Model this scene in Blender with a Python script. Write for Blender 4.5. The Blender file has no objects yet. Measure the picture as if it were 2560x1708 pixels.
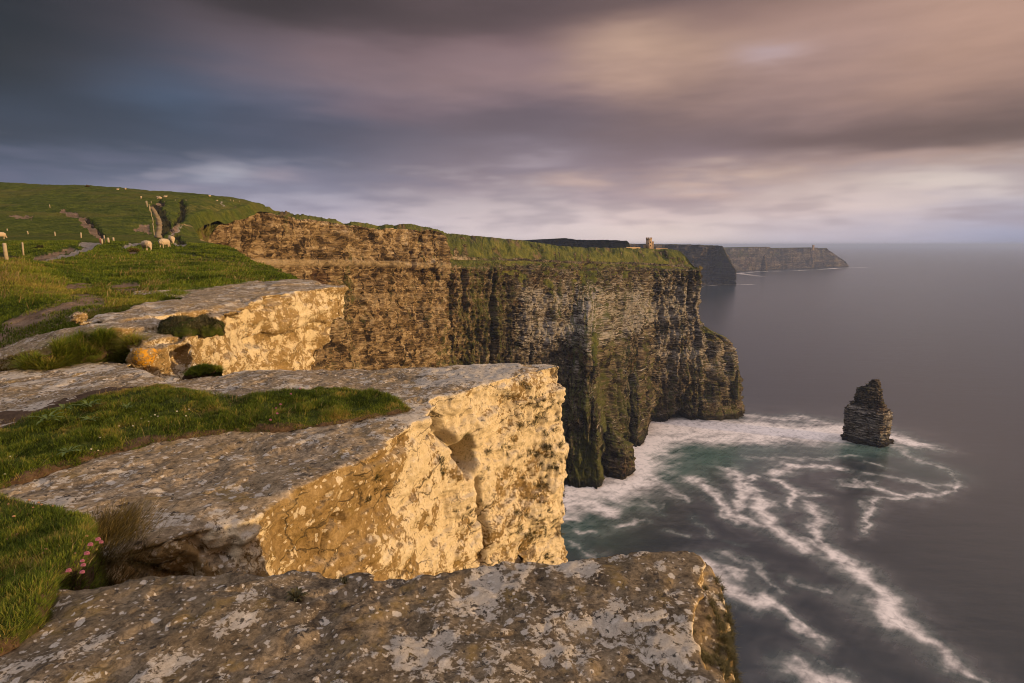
import bpy, bmesh, math, random
import numpy as np
from mathutils import Vector, Matrix
from mathutils.bvhtree import BVHTree

sc = bpy.context.scene
COL = sc.collection
rng = np.random.default_rng(7)
random.seed(7)

# ------------------------------------------------------------------ camera
EZ = 200.0                       # height of the eye above the sea
FPX = 1422.0                     # focal length in pixels of the 2560 px wide photograph (20 mm)
PITCH = math.radians(9.66)
cam_data = bpy.data.cameras.new("camera")
cam_data.sensor_width = 36.0
cam_data.lens = FPX * 36.0 / 2560.0
cam_data.clip_start = 0.05
cam_data.clip_end = 200000.0
cam = bpy.data.objects.new("camera", cam_data)
COL.objects.link(cam)
cam.location = (0, 0, EZ)
cam.rotation_euler = (math.pi / 2 - PITCH, 0, 0)
sc.camera = cam

# ------------------------------------------------------------------ light
SUN_AZ = 21.0                    # degrees the sun stands behind the camera's right hand
SUN_EL = 6.5
sa, se = math.radians(SUN_AZ), math.radians(SUN_EL)
SUN_DIR = Vector((math.cos(sa) * math.cos(se), -math.sin(sa) * math.cos(se), math.sin(se)))
sun_data = bpy.data.lights.new("sun", 'SUN')
sun_data.energy = 5.0
sun_data.angle = math.radians(0.6)
sun_data.color = (1.0, 0.66, 0.33)
sun = bpy.data.objects.new("sun", sun_data)
COL.objects.link(sun)
sun.location = (30, -10, EZ + 30)
sun.rotation_euler = SUN_DIR.to_track_quat('Z', 'Y').to_euler()

sc.view_settings.view_transform = 'Standard'
sc.view_settings.look = 'None'
sc.view_settings.exposure = 0.0
sc.view_settings.gamma = 1.0
sc.view_settings.use_curve_mapping = False
sc.render.engine = 'CYCLES'
sc.cycles.use_denoising = True
sc.cycles.denoiser = 'OPENIMAGEDENOISE'
sc.cycles.filter_width = 1.0
sc.cycles.max_bounces = 5
sc.cycles.diffuse_bounces = 3
sc.cycles.glossy_bounces = 2
sc.cycles.volume_bounces = 0
sc.cycles.caustics_reflective = False
sc.cycles.caustics_refractive = False


def lin(*c):
    out = []
    for v in c:
        v = v / 255.0
        out.append(v / 12.92 if v <= 0.04045 else ((v + 0.055) / 1.055) ** 2.4)
    return tuple(out)


class NT:
    """small helper for wiring node trees"""
    def __init__(self, tree):
        self.t = tree
        self.n = tree.nodes
        self.l = tree.links

    def node(self, kind, **kw):
        n = self.n.new(kind)
        for k, v in kw.items():
            setattr(n, k, v)
        return n

    def put(self, sock, v):
        if hasattr(v, 'is_output'):
            self.l.new(v, sock)
        elif isinstance(v, (tuple, list)):
            v = tuple(v)
            if sock.type == 'RGBA' and len(v) == 3:
                v = v + (1.0,)
            sock.default_value = v
        else:
            if sock.type == 'RGBA':
                v = (v, v, v, 1.0)
            elif sock.type == 'VECTOR':
                v = (v, v, v)
            sock.default_value = v

    def m(self, op, a, b=0.0, c=0.0, clamp=False):
        n = self.node('ShaderNodeMath', operation=op, use_clamp=clamp)
        self.put(n.inputs[0], a)
        self.put(n.inputs[1], b)
        self.put(n.inputs[2], c)
        return n.outputs[0]

    def vm(self, op, a, b=(0, 0, 0)):
        n = self.node('ShaderNodeVectorMath', operation=op)
        self.put(n.inputs[0], a)
        if op == 'SCALE':
            self.put(n.inputs['Scale'], b)
        else:
            self.put(n.inputs[1], b)
        return n.outputs['Value'] if op in ('LENGTH', 'DOT_PRODUCT', 'DISTANCE') else n.outputs['Vector']

    def step(self, x, lo, hi, a=0.0, b=1.0):
        n = self.node('ShaderNodeMapRange', interpolation_type='SMOOTHSTEP')
        self.put(n.inputs['Value'], x)
        self.put(n.inputs['From Min'], lo)
        self.put(n.inputs['From Max'], hi)
        self.put(n.inputs['To Min'], a)
        self.put(n.inputs['To Max'], b)
        return n.outputs['Result']

    def mix(self, f, a, b, mode='MIX'):
        n = self.node('ShaderNodeMix', data_type='RGBA', blend_type=mode)
        self.put(n.inputs[0], f)
        self.put(n.inputs[6], a)
        self.put(n.inputs[7], b)
        return n.outputs[2]

    def noise(self, vec, scale=1.0, detail=4.0, rough=0.55, dist=0.0, color=False):
        n = self.node('ShaderNodeTexNoise')
        self.put(n.inputs['Vector'], vec)
        self.put(n.inputs['Scale'], scale)
        self.put(n.inputs['Detail'], detail)
        self.put(n.inputs['Roughness'], rough)
        self.put(n.inputs['Distortion'], dist)
        return n.outputs['Color' if color else 'Fac']

    def voro(self, vec, scale=1.0, feature='F1', rand=1.0):
        n = self.node('ShaderNodeTexVoronoi', feature=feature)
        self.put(n.inputs['Vector'], vec)
        self.put(n.inputs['Scale'], scale)
        self.put(n.inputs['Randomness'], rand)
        return n

    def ramp(self, f, stops, interp='LINEAR'):
        n = self.node('ShaderNodeValToRGB')
        r = n.color_ramp
        r.interpolation = interp
        while len(r.elements) < len(stops):
            r.elements.new(0.5)
        for e, (p, c) in zip(r.elements, stops):
            e.position = p
            e.color = tuple(c) + (1.0,) if len(c) == 3 else c
        self.put(n.inputs[0], f)
        return n.outputs[0]

    def attr(self, name):
        n = self.node('ShaderNodeAttribute', attribute_name=name)
        return n.outputs['Fac']

    def xyz(self, v):
        n = self.node('ShaderNodeSeparateXYZ')
        self.put(n.inputs[0], v)
        return n.outputs

    def comb(self, x, y, z=0.0):
        n = self.node('ShaderNodeCombineXYZ')
        self.put(n.inputs[0], x)
        self.put(n.inputs[1], y)
        self.put(n.inputs[2], z)
        return n.outputs[0]

    def bump(self, h, strength=0.5, dist=0.02, normal=None):
        n = self.node('ShaderNodeBump')
        self.put(n.inputs['Height'], h)
        self.put(n.inputs['Strength'], strength)
        self.put(n.inputs['Distance'], dist)
        if normal is not None:
            self.put(n.inputs['Normal'], normal)
        return n.outputs[0]


# ------------------------------------------------------------------ sky
world = bpy.data.worlds.new("World")
sc.world = world
world.use_nodes = True
w = NT(world.node_tree)
w.n.clear()
wout = w.node('ShaderNodeOutputWorld')
bg = w.node('ShaderNodeBackground')
w.l.new(bg.outputs[0], wout.inputs[0])
gen = w.node('ShaderNodeTexCoord').outputs['Generated']
dx, dy, dz = w.xyz(gen)
RAD = 57.29578
az0 = w.m('MULTIPLY', w.m('ARCTAN2', dx, dy), RAD)
el0 = w.m('MULTIPLY', w.m('ARCSINE', dz), RAD)
# streaky wisps: noise drawn out sideways as the clouds were by their drift
nv = w.comb(w.m('MULTIPLY', az0, 0.045), w.m('MULTIPLY', el0, 0.22), 3.1)
n_big = w.noise(nv, 1.0, 3.0, 0.5)
nv2 = w.comb(w.m('MULTIPLY', az0, 0.11), w.m('MULTIPLY', el0, 0.62), 7.7)
n_mid = w.noise(nv2, 1.0, 3.0, 0.5)
nv3 = w.comb(w.m('MULTIPLY', az0, 0.30), w.m('MULTIPLY', el0, 1.3), 1.3)
n_fin = w.noise(nv3, 1.0, 3.0, 0.5)
el = w.m('ADD', el0, w.m('MULTIPLY', w.m('SUBTRACT', n_big, 0.5), 5.0))
el = w.m('ADD', el, w.m('MULTIPLY', w.m('SUBTRACT', n_mid, 0.5), 2.2))
az = w.m('ADD', az0, w.m('MULTIPLY', w.m('SUBTRACT', n_big, 0.5), 9.0))
t_el = w.m('DIVIDE', w.m('ADD', el, 5.0), 95.0, clamp=True)


def EL(e):
    return (e + 5.0) / 95.0


ZEN = lin(188, 180, 184)
sky_cols = [  # azimuth, [(elevation, colour)]
    (-180, [(-5, lin(120, 120, 140)), (8, lin(120, 115, 130)), (25, lin(150, 140, 145)), (60, ZEN)]),
    (-95, [(-5, lin(60, 70, 95)), (6, lin(70, 76, 98)), (20, lin(40, 42, 52)), (38, lin(70, 68, 76)), (60, ZEN)]),
    (-42, [(-5, lin(92, 98, 122)), (3, lin(92, 98, 122)), (6.5, lin(76, 85, 110)), (9.5, lin(52, 58, 76)), (12.5, lin(42, 44, 56)), (15.5, lin(43, 45, 56)), (18, lin(42, 42, 52)), (20.5, lin(34, 32, 38)), (34, lin(36, 35, 40)), (46, lin(40, 38, 44)), (62, ZEN)]),
    (-24, [(-5, lin(176, 168, 182)), (3.0, lin(172, 164, 178)), (5.2, lin(132, 134, 156)), (7.5, lin(84, 88, 110)), (10, lin(70, 74, 94)), (12.5, lin(98, 98, 118)), (15, lin(112, 100, 112)), (18, lin(104, 90, 98)), (20.5, lin(58, 48, 52)), (34, lin(40, 37, 40)), (46, lin(50, 46, 50)), (62, ZEN)]),
    (0, [(-5, lin(196, 182, 182)), (1.5, lin(200, 186, 188)), (4.0, lin(180, 166, 172)), (6.5, lin(142, 128, 140)), (8.5, lin(132, 120, 132)), (10.5, lin(108, 96, 106)), (13, lin(124, 106, 114)), (15.5, lin(150, 126, 128)), (18, lin(132, 108, 112)), (20.5, lin(96, 80, 84)), (34, lin(46, 42, 44)), (46, lin(52, 48, 50)), (62, ZEN)]),
    (14, [(-5, lin(205, 188, 184)), (1.5, lin(208, 192, 188)), (4, lin(188, 168, 170)), (6, lin(150, 130, 138)), (9, lin(122, 106, 112)), (12, lin(122, 102, 104)), (15, lin(172, 142, 130)), (17, lin(178, 148, 134)), (19, lin(140, 114, 110)), (21, lin(116, 96, 96)), (34, lin(52, 47, 48)), (46, lin(54, 50, 50)), (62, ZEN)]),
    (28, [(-5, lin(172, 168, 184)), (0.4, lin(176, 168, 180)), (3.5, lin(200, 182, 180)), (5.5, lin(178, 156, 154)), (7.5, lin(128, 108, 110)), (10.5, lin(126, 106, 108)), (13.5, lin(156, 130, 128)), (17, lin(172, 142, 134)), (21, lin(146, 118, 110)), (34, lin(58, 52, 51)), (46, lin(60, 54, 52)), (62, ZEN)]),
    (42, [(-5, lin(142, 146, 172)), (0.4, lin(148, 150, 172)), (2.5, lin(166, 158, 168)), (4.5, lin(182, 172, 176)), (6, lin(176, 158, 158)), (7.5, lin(118, 98, 98)), (10, lin(112, 94, 94)), (13.5, lin(152, 124, 118)), (18, lin(184, 150, 136)), (21, lin(190, 156, 136)), (34, lin(80, 68, 64)), (46, lin(70, 62, 60)), (62, ZEN)]),
    (110, [(-5, lin(250, 196, 140)), (6, lin(255, 214, 160)), (16, lin(236, 180, 140)), (30, lin(200, 160, 140)), (62, ZEN)]),
    (180, [(-5, lin(120, 120, 140)), (8, lin(120, 115, 130)), (25, lin(150, 140, 145)), (60, ZEN)]),
]
sky = None
prev_az = None
for a_deg, stops in sky_cols:
    c = w.ramp(t_el, [(EL(e), col) for e, col in stops], 'B_SPLINE' if len(stops) > 8 else 'EASE')
    if sky is None:
        sky = c
    else:
        sky = w.mix(w.step(az, prev_az, a_deg), sky, c)
    prev_az = a_deg


def glow(az_c, el_c, sx, sy, col, amt):
    """a soft thin patch in the cloud that lets more light through"""
    global sky
    a = w.m('DIVIDE', w.m('SUBTRACT', az, az_c), sx)
    b = w.m('DIVIDE', w.m('SUBTRACT', el, el_c), sy)
    d = w.m('ADD', w.m('MULTIPLY', a, a), w.m('MULTIPLY', b, b))
    sky = w.mix(w.m('MULTIPLY', w.m('EXPONENT', w.m('MULTIPLY', d, -1.0)), amt), sky, col)


def azel(fx, fy):
    """direction of a point of the photograph"""
    x = (fx * 1.0894 - 1280) / FPX
    y = (854 - fy * 1.0894) / FPX
    v = Vector((x, math.cos(PITCH) + y * math.sin(PITCH), -math.sin(PITCH) + y * math.cos(PITCH))).normalized()
    return math.degrees(math.atan2(v.x, v.y)), math.degrees(math.asin(v.z))


for fx, fy, sx, sy, col, amt in [
    (1420, 115, 5.0, 2.0, lin(200, 168, 150), 0.6),
    (1430, 180, 3.6, 1.8, lin(190, 158, 144), 0.4),
    (1740, 132, 2.6, 0.9, lin(182, 162, 168), 0.7),
    (790, 110, 6.0, 2.4, lin(136, 114, 120), 0.6),
    (350, 235, 4.5, 3.2, lin(78, 92, 118), 0.75),
    (880, 245, 6.0, 1.6, lin(116, 98, 108), 0.55),
    (520, 398, 2.2, 0.55, lin(168, 168, 182), 0.6),
    (640, 408, 3.0, 0.6, lin(170, 156, 168), 0.5),
    (400, 425, 2.6, 0.6, lin(150, 142, 160), 0.55),
    (1240, 365, 3.0, 0.7, lin(176, 162, 172), 0.5),
    (1330, 415, 4.0, 0.6, lin(206, 178, 168), 0.55),
    (1650, 410, 6.0, 0.7, lin(214, 186, 172), 0.6),
    (2100, 370, 7.0, 0.8, lin(208, 176, 164), 0.6),
    (2120, 430, 6.0, 1.0, lin(216, 202, 196), 0.65),
    (1950, 325, 9.0, 1.5, lin(104, 86, 88), 0.65),
    (2250, 315, 7.0, 1.6, lin(98, 82, 82), 0.65),
    (2200, 90, 9.0, 4.0, lin(192, 156, 138), 0.5),
    (60, 60, 12.0, 4.0, lin(34, 33, 40), 0.6),
    (1150, 280, 7.0, 1.5, lin(96, 86, 96), 0.5),
    (250, 300, 9.0, 1.6, lin(52, 56, 72), 0.5),
    (1050, 15, 13.0, 2.4, lin(88, 74, 76), 0.7),
    (650, 10, 12.0, 2.4, lin(52, 44, 46), 0.7),
]:
    a_c, e_c = azel(fx, fy)
    glow(a_c, e_c, sx, sy, col, amt)
lowb = w.m('ADD', 1.0, w.m('MULTIPLY', w.step(el0, 7.0, 1.5), 0.24))
sky = w.mix(1.0, sky, w.comb(lowb, lowb, w.m('MULTIPLY', lowb, 0.985)), 'MULTIPLY')
# fine streak contrast
k = w.m('ADD', 0.93, w.m('MULTIPLY', n_mid, 0.28))
k = w.m('ADD', k, w.m('MULTIPLY', w.m('SUBTRACT', n_fin, 0.5), 0.13))
sky = w.mix(1.0, sky, w.comb(k, k, k), 'MULTIPLY')
# broken grey scraps below the main deck
low = w.m('MULTIPLY', w.step(el0, 0.6, 2.2), w.step(el0, 8.5, 6.0))
n_low = w.noise(w.comb(w.m('MULTIPLY', az0, 0.20), w.m('MULTIPLY', el0, 0.95), 12.0), 0.8, 2.0, 0.5)
sky = w.mix(w.m('MULTIPLY', low, w.step(n_low, 0.42, 0.70, 0.0, 0.42)), sky, w.mix(w.step(az0, -30.0, 30.0), lin(112, 112, 136), lin(158, 142, 150)))
sky = w.mix(w.m('MULTIPLY', low, w.step(n_low, 0.46, 0.28, 0.0, 0.25)), sky, w.mix(w.step(az0, -30.0, 30.0), lin(186, 178, 190), lin(222, 204, 198)))
hsv = w.node('ShaderNodeHueSaturation')
hsv.inputs['Saturation'].default_value = 1.06
hsv.inputs['Value'].default_value = 1.03
w.put(hsv.inputs['Color'], sky)
sky = hsv.outputs[0]
# sky overhead, out of view, brightened as added ambient fill
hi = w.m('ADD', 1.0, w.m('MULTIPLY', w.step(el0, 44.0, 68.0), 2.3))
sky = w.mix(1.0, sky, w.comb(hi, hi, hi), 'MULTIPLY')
nish = w.node('ShaderNodeTexSky', sky_type='NISHITA')
nish.sun_disc = False
nish.sun_elevation = se
nish.sun_rotation = math.pi / 2 + sa
nish.air_density = 1.2
nish.dust_density = 2.0
clear = w.mix(1.0, nish.outputs[0], (0.1, 0.1, 0.1, 1), 'MULTIPLY')     # Nishita at strength 0.1
sky = w.mix(0.92, clear, sky)                                            # cloud cover over it
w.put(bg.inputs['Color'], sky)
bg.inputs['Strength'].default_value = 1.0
world.cycles.sampling_method = 'MANUAL'
world.cycles.sample_map_resolution = 1024

# ------------------------------------------------------------------ geometry helpers
cp, sp = math.cos(PITCH), math.sin(PITCH)


def P(px, py, d):
    """point seen at photo pixel (px, py) standing d metres ahead of the camera; arrays welcome"""
    px, py, d = np.broadcast_arrays(np.asarray(px, float), np.asarray(py, float), np.asarray(d, float))
    x = (px - 1280) / FPX
    y = (854 - py) / FPX
    vy = cp + y * sp
    vz = -sp + y * cp
    t = d / vy
    return np.stack([x * t, d, EZ + vz * t], -1)


def PZ(px, py, z):
    """point seen at photo pixel (px, py) on the level plane z metres relative to the eye"""
    px, py, z = np.broadcast_arrays(np.asarray(px, float), np.asarray(py, float), np.asarray(z, float))
    x = (px - 1280) / FPX
    y = (854 - py) / FPX
    vy = cp + y * sp
    vz = -sp + y * cp
    t = z / vz
    return np.stack([x * t, vy * t, EZ + z], -1)


def to_px(v):
    v = np.asarray(v, float)
    x, y, z = v[..., 0], v[..., 1], v[..., 2] - EZ
    zf = y * cp - z * sp
    yu = y * sp + z * cp
    return 1280 + FPX * x / zf, 854 - FPX * yu / zf


_perm = np.random.default_rng(3).permutation(256)
_perm = np.concatenate([_perm, _perm, _perm])
_g3 = np.random.default_rng(5).normal(size=(256, 3))
_g3 /= np.linalg.norm(_g3, axis=1)[:, None]


def perlin(p):
    p = np.asarray(p, float)
    i = np.floor(p).astype(np.int64)
    f = p - i
    i &= 255
    u = f * f * f * (f * (f * 6 - 15) + 10)
    res = 0.0
    for a in (0, 1):
        wa = u[:, 0] if a else 1 - u[:, 0]
        pa = _perm[i[:, 0] + a]
        for b in (0, 1):
            wb = u[:, 1] if b else 1 - u[:, 1]
            pb = _perm[pa + i[:, 1] + b]
            for c in (0, 1):
                wc = u[:, 2] if c else 1 - u[:, 2]
                g = _g3[_perm[pb + i[:, 2] + c] & 255]
                d = g[:, 0] * (f[:, 0] - a) + g[:, 1] * (f[:, 1] - b) + g[:, 2] * (f[:, 2] - c)
                res = res + wa * wb * wc * d
    return res * 1.5


def fbm(p, octaves=4, gain=0.5, lac=2.03, seed=0.0):
    p = np.asarray(p, float).reshape(-1, 3) + seed * 17.31 + 91.7
    out = np.zeros(len(p))
    a = 1.0
    for _ in range(octaves):
        out += a * perlin(p)
        p = p * lac + 3.7
        a *= gain
    return out


def terr(x, a=0.3, b=0.7):
    i = np.floor(x)
    return i + smooth(x - i, a, b)


def smooth(x, a, b):
    t = np.clip((np.asarray(x, float) - a) / (b - a), 0, 1)
    return t * t * (3 - 2 * t)


def make_mesh(name, verts, faces, mat=None, attrs=None, uv=None, smooth_shade=True):
    """verts (n,3); faces (m,k) of one size"""
    me = bpy.data.meshes.new(name)
    verts = np.ascontiguousarray(verts, np.float32)
    faces = np.ascontiguousarray(faces, np.int32)
    n, m, k_ = len(verts), len(faces), faces.shape[1]
    me.vertices.add(n)
    me.vertices.foreach_set('co', verts.ravel())
    me.loops.add(m * k_)
    me.loops.foreach_set('vertex_index', faces.ravel())
    me.polygons.add(m)
    me.polygons.foreach_set('loop_start', np.arange(0, m * k_, k_, dtype=np.int32))
    me.polygons.foreach_set('loop_total', np.full(m, k_, np.int32))
    if smooth_shade:
        me.polygons.foreach_set('use_smooth', np.ones(m, bool))
    me.update(calc_edges=True)
    for an, av in (attrs or {}).items():
        at = me.attributes.new(an, 'FLOAT', 'POINT')
        at.data.foreach_set('value', np.ascontiguousarray(av, np.float32).ravel())
    if uv is not None:
        lay = me.uv_layers.new(name='UVMap')
        lay.data.foreach_set('uv', np.ascontiguousarray(uv[faces.ravel()], np.float32).ravel())
    if mat:
        me.materials.append(mat)
    return me


def link(name, me, parent=None, label=None, cat=None, group=None, kind=None):
    o = bpy.data.objects.new(name, me)
    COL.objects.link(o)
    if parent is not None:
        o.parent = parent
    tag(o, label, cat, group, kind)
    return o


def tag(o, label=None, cat=None, group=None, kind=None):
    for k_, v in (('label', label), ('category', cat), ('group', group), ('kind', kind)):
        if v:
            o[k_] = v


def grid_faces(nr, nc):
    i = np.arange(nr * nc).reshape(nr, nc)
    return np.stack([i[:-1, :-1], i[:-1, 1:], i[1:, 1:], i[1:, :-1]], -1).reshape(-1, 4)


def grid_normals(V):
    du = np.gradient(V, axis=1)
    dv = np.gradient(V, axis=0)
    n = np.cross(du, dv)
    return n / (np.linalg.norm(n, axis=-1, keepdims=True) + 1e-9)


def seg_dist(x, y, pts):
    """distance to a polyline and how far along it (0..n-1)"""
    best = np.full(x.shape, 1e9)
    along = np.zeros(x.shape)
    for i in range(len(pts) - 1):
        ax, ay = pts[i][:2]
        bx, by = pts[i + 1][:2]
        ex, ey = bx - ax, by - ay
        L = ex * ex + ey * ey + 1e-9
        t = np.clip(((x - ax) * ex + (y - ay) * ey) / L, 0, 1)
        d = np.hypot(x - ax - t * ex, y - ay - t * ey)
        near = d < best
        best = np.where(near, d, best)
        along = np.where(near, i + t, along)
    return best, along


def in_poly(x, y, poly):
    inside = np.zeros(np.shape(x), bool)
    n = len(poly)
    for i in range(n):
        x1, y1 = poly[i][:2]
        x2, y2 = poly[(i + 1) % n][:2]
        if y1 == y2:
            continue
        hit = ((y1 > y) != (y2 > y)) & (x < (x2 - x1) * (y - y1) / (y2 - y1) + x1)
        inside ^= hit
    return inside
# ------------------------------------------------------------------ materials
def new_mat(name, rough=0.9, spec=0.2):
    m_ = bpy.data.materials.new(name)
    m_.use_nodes = True
    t = NT(m_.node_tree)
    t.n.clear()
    out = t.node('ShaderNodeOutputMaterial')
    b = t.node('ShaderNodeBsdfPrincipled')
    b.inputs['Roughness'].default_value = rough
    b.inputs['Specular IOR Level'].default_value = spec
    t.l.new(b.outputs[0], out.inputs[0])
    return m_, t, b


def mat_flat(name, col, var=0.25, scale=30.0, rough=0.9, spec=0.2):
    m_, t, b = new_mat(name, rough, spec)
    pos = t.node('ShaderNodeTexCoord').outputs['Object']
    n_ = t.noise(pos, scale, 4, 0.6)
    kk = t.m('ADD', 1.0 - var, t.m('MULTIPLY', n_, 2 * var))
    t.put(b.inputs['Base Color'], t.mix(1.0, col, t.comb(kk, kk, kk), 'MULTIPLY'))
    t.put(b.inputs['Normal'], t.bump(n_, 0.4, 0.01))
    return m_


def mat_ledge(name, scale=1.0, pale=0.5, ochre=1.0, orange=None, top_tone=1.0, pale_top=None):
    """weathered flagstone crusted with lichen"""
    m_, t, b = new_mat(name, 0.92, 0.15)
    geo = t.node('ShaderNodeNewGeometry')
    pos = geo.outputs['Position']
    p0 = t.vm('SUBTRACT', pos, (0, 0, EZ))
    nz = t.xyz(geo.outputs['Normal'])[2]
    wob = t.noise(p0, 2.0 * scale, 3, 0.5)
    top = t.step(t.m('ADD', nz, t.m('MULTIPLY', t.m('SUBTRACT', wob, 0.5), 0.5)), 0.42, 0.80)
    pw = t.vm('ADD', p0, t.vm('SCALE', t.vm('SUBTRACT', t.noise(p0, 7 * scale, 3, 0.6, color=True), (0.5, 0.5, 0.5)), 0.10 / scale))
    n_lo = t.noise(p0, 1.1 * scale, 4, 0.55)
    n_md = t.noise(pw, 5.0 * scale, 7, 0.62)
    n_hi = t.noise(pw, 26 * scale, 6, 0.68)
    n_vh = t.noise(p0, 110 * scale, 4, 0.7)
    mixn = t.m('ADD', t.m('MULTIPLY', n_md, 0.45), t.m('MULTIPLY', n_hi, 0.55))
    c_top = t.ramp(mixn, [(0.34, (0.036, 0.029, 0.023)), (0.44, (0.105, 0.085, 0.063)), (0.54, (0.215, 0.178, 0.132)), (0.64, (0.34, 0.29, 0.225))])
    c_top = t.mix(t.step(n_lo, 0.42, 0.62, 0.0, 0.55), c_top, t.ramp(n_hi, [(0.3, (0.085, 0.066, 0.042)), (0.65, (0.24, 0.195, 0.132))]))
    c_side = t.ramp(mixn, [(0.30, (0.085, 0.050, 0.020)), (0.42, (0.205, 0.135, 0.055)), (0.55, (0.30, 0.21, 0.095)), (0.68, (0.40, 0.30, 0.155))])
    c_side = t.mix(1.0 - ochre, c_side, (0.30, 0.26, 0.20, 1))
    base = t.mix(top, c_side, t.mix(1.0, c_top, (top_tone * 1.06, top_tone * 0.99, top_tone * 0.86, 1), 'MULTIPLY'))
    # mustard tint in places
    must = t.step(t.noise(t.vm('ADD', p0, (9, 4, 2)), 3.2 * scale, 5, 0.6), 0.54, 0.68, 0.0, 0.55)
    base = t.mix(must, base, t.mix(n_hi, (0.12, 0.075, 0.015, 1), (0.30, 0.21, 0.07, 1)))
    # big crusts of pale lichen with lobed edges
    l1 = t.m('ADD', t.m('MULTIPLY', t.noise(pw, 2.6 * scale, 8, 0.66), 0.72), t.m('MULTIPLY', n_hi, 0.28))
    pt_ = pale if pale_top is None else pale_top
    thr = t.m('ADD', 0.60 - 0.20 * pale, t.m('MULTIPLY', top, 0.20 * (pale - pt_)))
    thr = t.m('ADD', thr, t.m('MULTIPLY', t.m('SUBTRACT', t.noise(p0, 0.8 * scale, 3, 0.5), 0.5), 0.34))
    thr = t.m('SUBTRACT', thr, t.attr('lich'))
    lm = t.step(t.m('SUBTRACT', l1, thr), 0.0, 0.022)
    # round spots of different sizes
    v1 = t.voro(t.vm('ADD', pw, t.vm('SCALE', t.noise(p0, 30 * scale, 3, 0.6, color=True), 0.035 / scale)), 7.0 * scale)
    cellr = t.xyz(v1.outputs['Color'])[0]
    sp1 = t.m('MULTIPLY', t.step(v1.outputs['Distance'], 0.20, 0.26, 1.0, 0.0), t.step(cellr, 0.52, 0.54))
    v2 = t.voro(t.vm('ADD', pw, t.vm('SCALE', t.noise(p0, 60 * scale, 3, 0.6, color=True), 0.016 / scale)), 19.0 * scale)
    sp2 = t.m('MULTIPLY', t.step(v2.outputs['Distance'], 0.22, 0.32, 1.0, 0.0), t.step(t.xyz(v2.outputs['Color'])[1], 0.58, 0.60))
    spots = t.m('MAXIMUM', sp1, sp2)
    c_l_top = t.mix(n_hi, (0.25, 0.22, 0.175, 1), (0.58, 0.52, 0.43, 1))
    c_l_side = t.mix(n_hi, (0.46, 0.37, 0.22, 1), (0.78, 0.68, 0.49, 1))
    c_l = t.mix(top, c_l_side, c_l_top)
    base = t.mix(t.m('MULTIPLY', lm, 0.9), base, c_l)
    base = t.mix(t.m('MULTIPLY', spots, 0.85), base, t.mix(0.35, c_l, (0.62, 0.58, 0.52, 1)))
    # black specks and crust
    bk = t.step(t.noise(pw, 17 * scale, 6, 0.7), 0.575, 0.64)
    bk2 = t.step(t.noise(t.vm('ADD', pw, (3, 8, 5)), 4.2 * scale, 6, 0.7), 0.60, 0.68, 0.0, 0.8)
    bk = t.m('MULTIPLY', t.m('MAXIMUM', bk, bk2), t.m('ADD', 0.45, t.m('MULTIPLY', top, 0.48)))
    base = t.mix(bk, base, (0.035, 0.031, 0.028, 1))
    pit = t.m('MULTIPLY', t.step(t.noise(pw, 34 * scale, 5, 0.7), 0.57, 0.63), t.step(n_lo, 0.35, 0.6))
    base = t.mix(t.m('MULTIPLY', pit, t.m('SUBTRACT', 0.75, t.m('MULTIPLY', top, 0.5))), base, (0.085, 0.058, 0.026, 1))
    fine = t.m('ADD', 0.50, t.m('MULTIPLY', n_vh, 1.0))
    base = t.mix(1.0, base, t.comb(fine, fine, fine), 'MULTIPLY')
    if orange is not None:
        for (ox, oy, oz), r_ in orange:
            d_ = t.vm('DISTANCE', pos, (ox, oy, oz))
            om = t.m('MULTIPLY', t.step(d_, r_ * 0.55, r_, 1.0, 0.0), t.step(t.noise(p0, 20, 7, 0.75), 0.47, 0.53))
            base = t.mix(om, base, t.mix(n_hi, (0.42, 0.19, 0.008, 1), (0.72, 0.37, 0.03, 1)))
    vc = t.voro(t.vm('ADD', t.vm('MULTIPLY', p0, (1.0, 1.0, 1.9)), t.vm('SCALE', t.noise(p0, 3.5 * scale, 4, 0.6, color=True), 0.35)), 1.25 * scale, 'DISTANCE_TO_EDGE')
    gate = t.step(t.noise(p0, 1.6 * scale, 3, 0.5), 0.46, 0.60)
    crack = t.m('SUBTRACT', 1.0, t.m('MULTIPLY', t.step(vc.outputs['Distance'], 0.004, 0.020, 1.0, 0.0), gate))
    base = t.mix(t.m('MULTIPLY', t.m('SUBTRACT', 1.0, crack), t.m('SUBTRACT', 0.8, t.m('MULTIPLY', top, 0.5))), base, (0.05, 0.036, 0.02, 1))
    t.put(b.inputs['Base Color'], base)
    # relief: grain, crust edges, a few cracks
    flat_ = t.m('SUBTRACT', 1.0, t.m('MULTIPLY', top, 0.62))
    h = t.m('ADD', t.m('MULTIPLY', t.m('MULTIPLY', n_md, 0.9), flat_), t.m('MULTIPLY', t.m('MULTIPLY', n_hi, 0.55), flat_))
    h = t.m('ADD', h, t.m('MULTIPLY', n_vh, 0.16))
    h = t.m('ADD', h, t.m('MULTIPLY', lm, 0.06))
    h = t.m('ADD', h, t.m('MULTIPLY', crack, 0.16))
    bedd = t.noise(t.vm('MULTIPLY', pw, (1.3 * scale, 1.3 * scale, 15.0 * scale)), 1.0, 5, 0.7)
    h = t.m('ADD', h, t.m('MULTIPLY', bedd, t.m('SUBTRACT', 0.75, t.m('MULTIPLY', top, 0.75))))
    t.put(b.inputs['Normal'], t.bump(h, 0.9, 0.035 / scale))
    return m_


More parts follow.
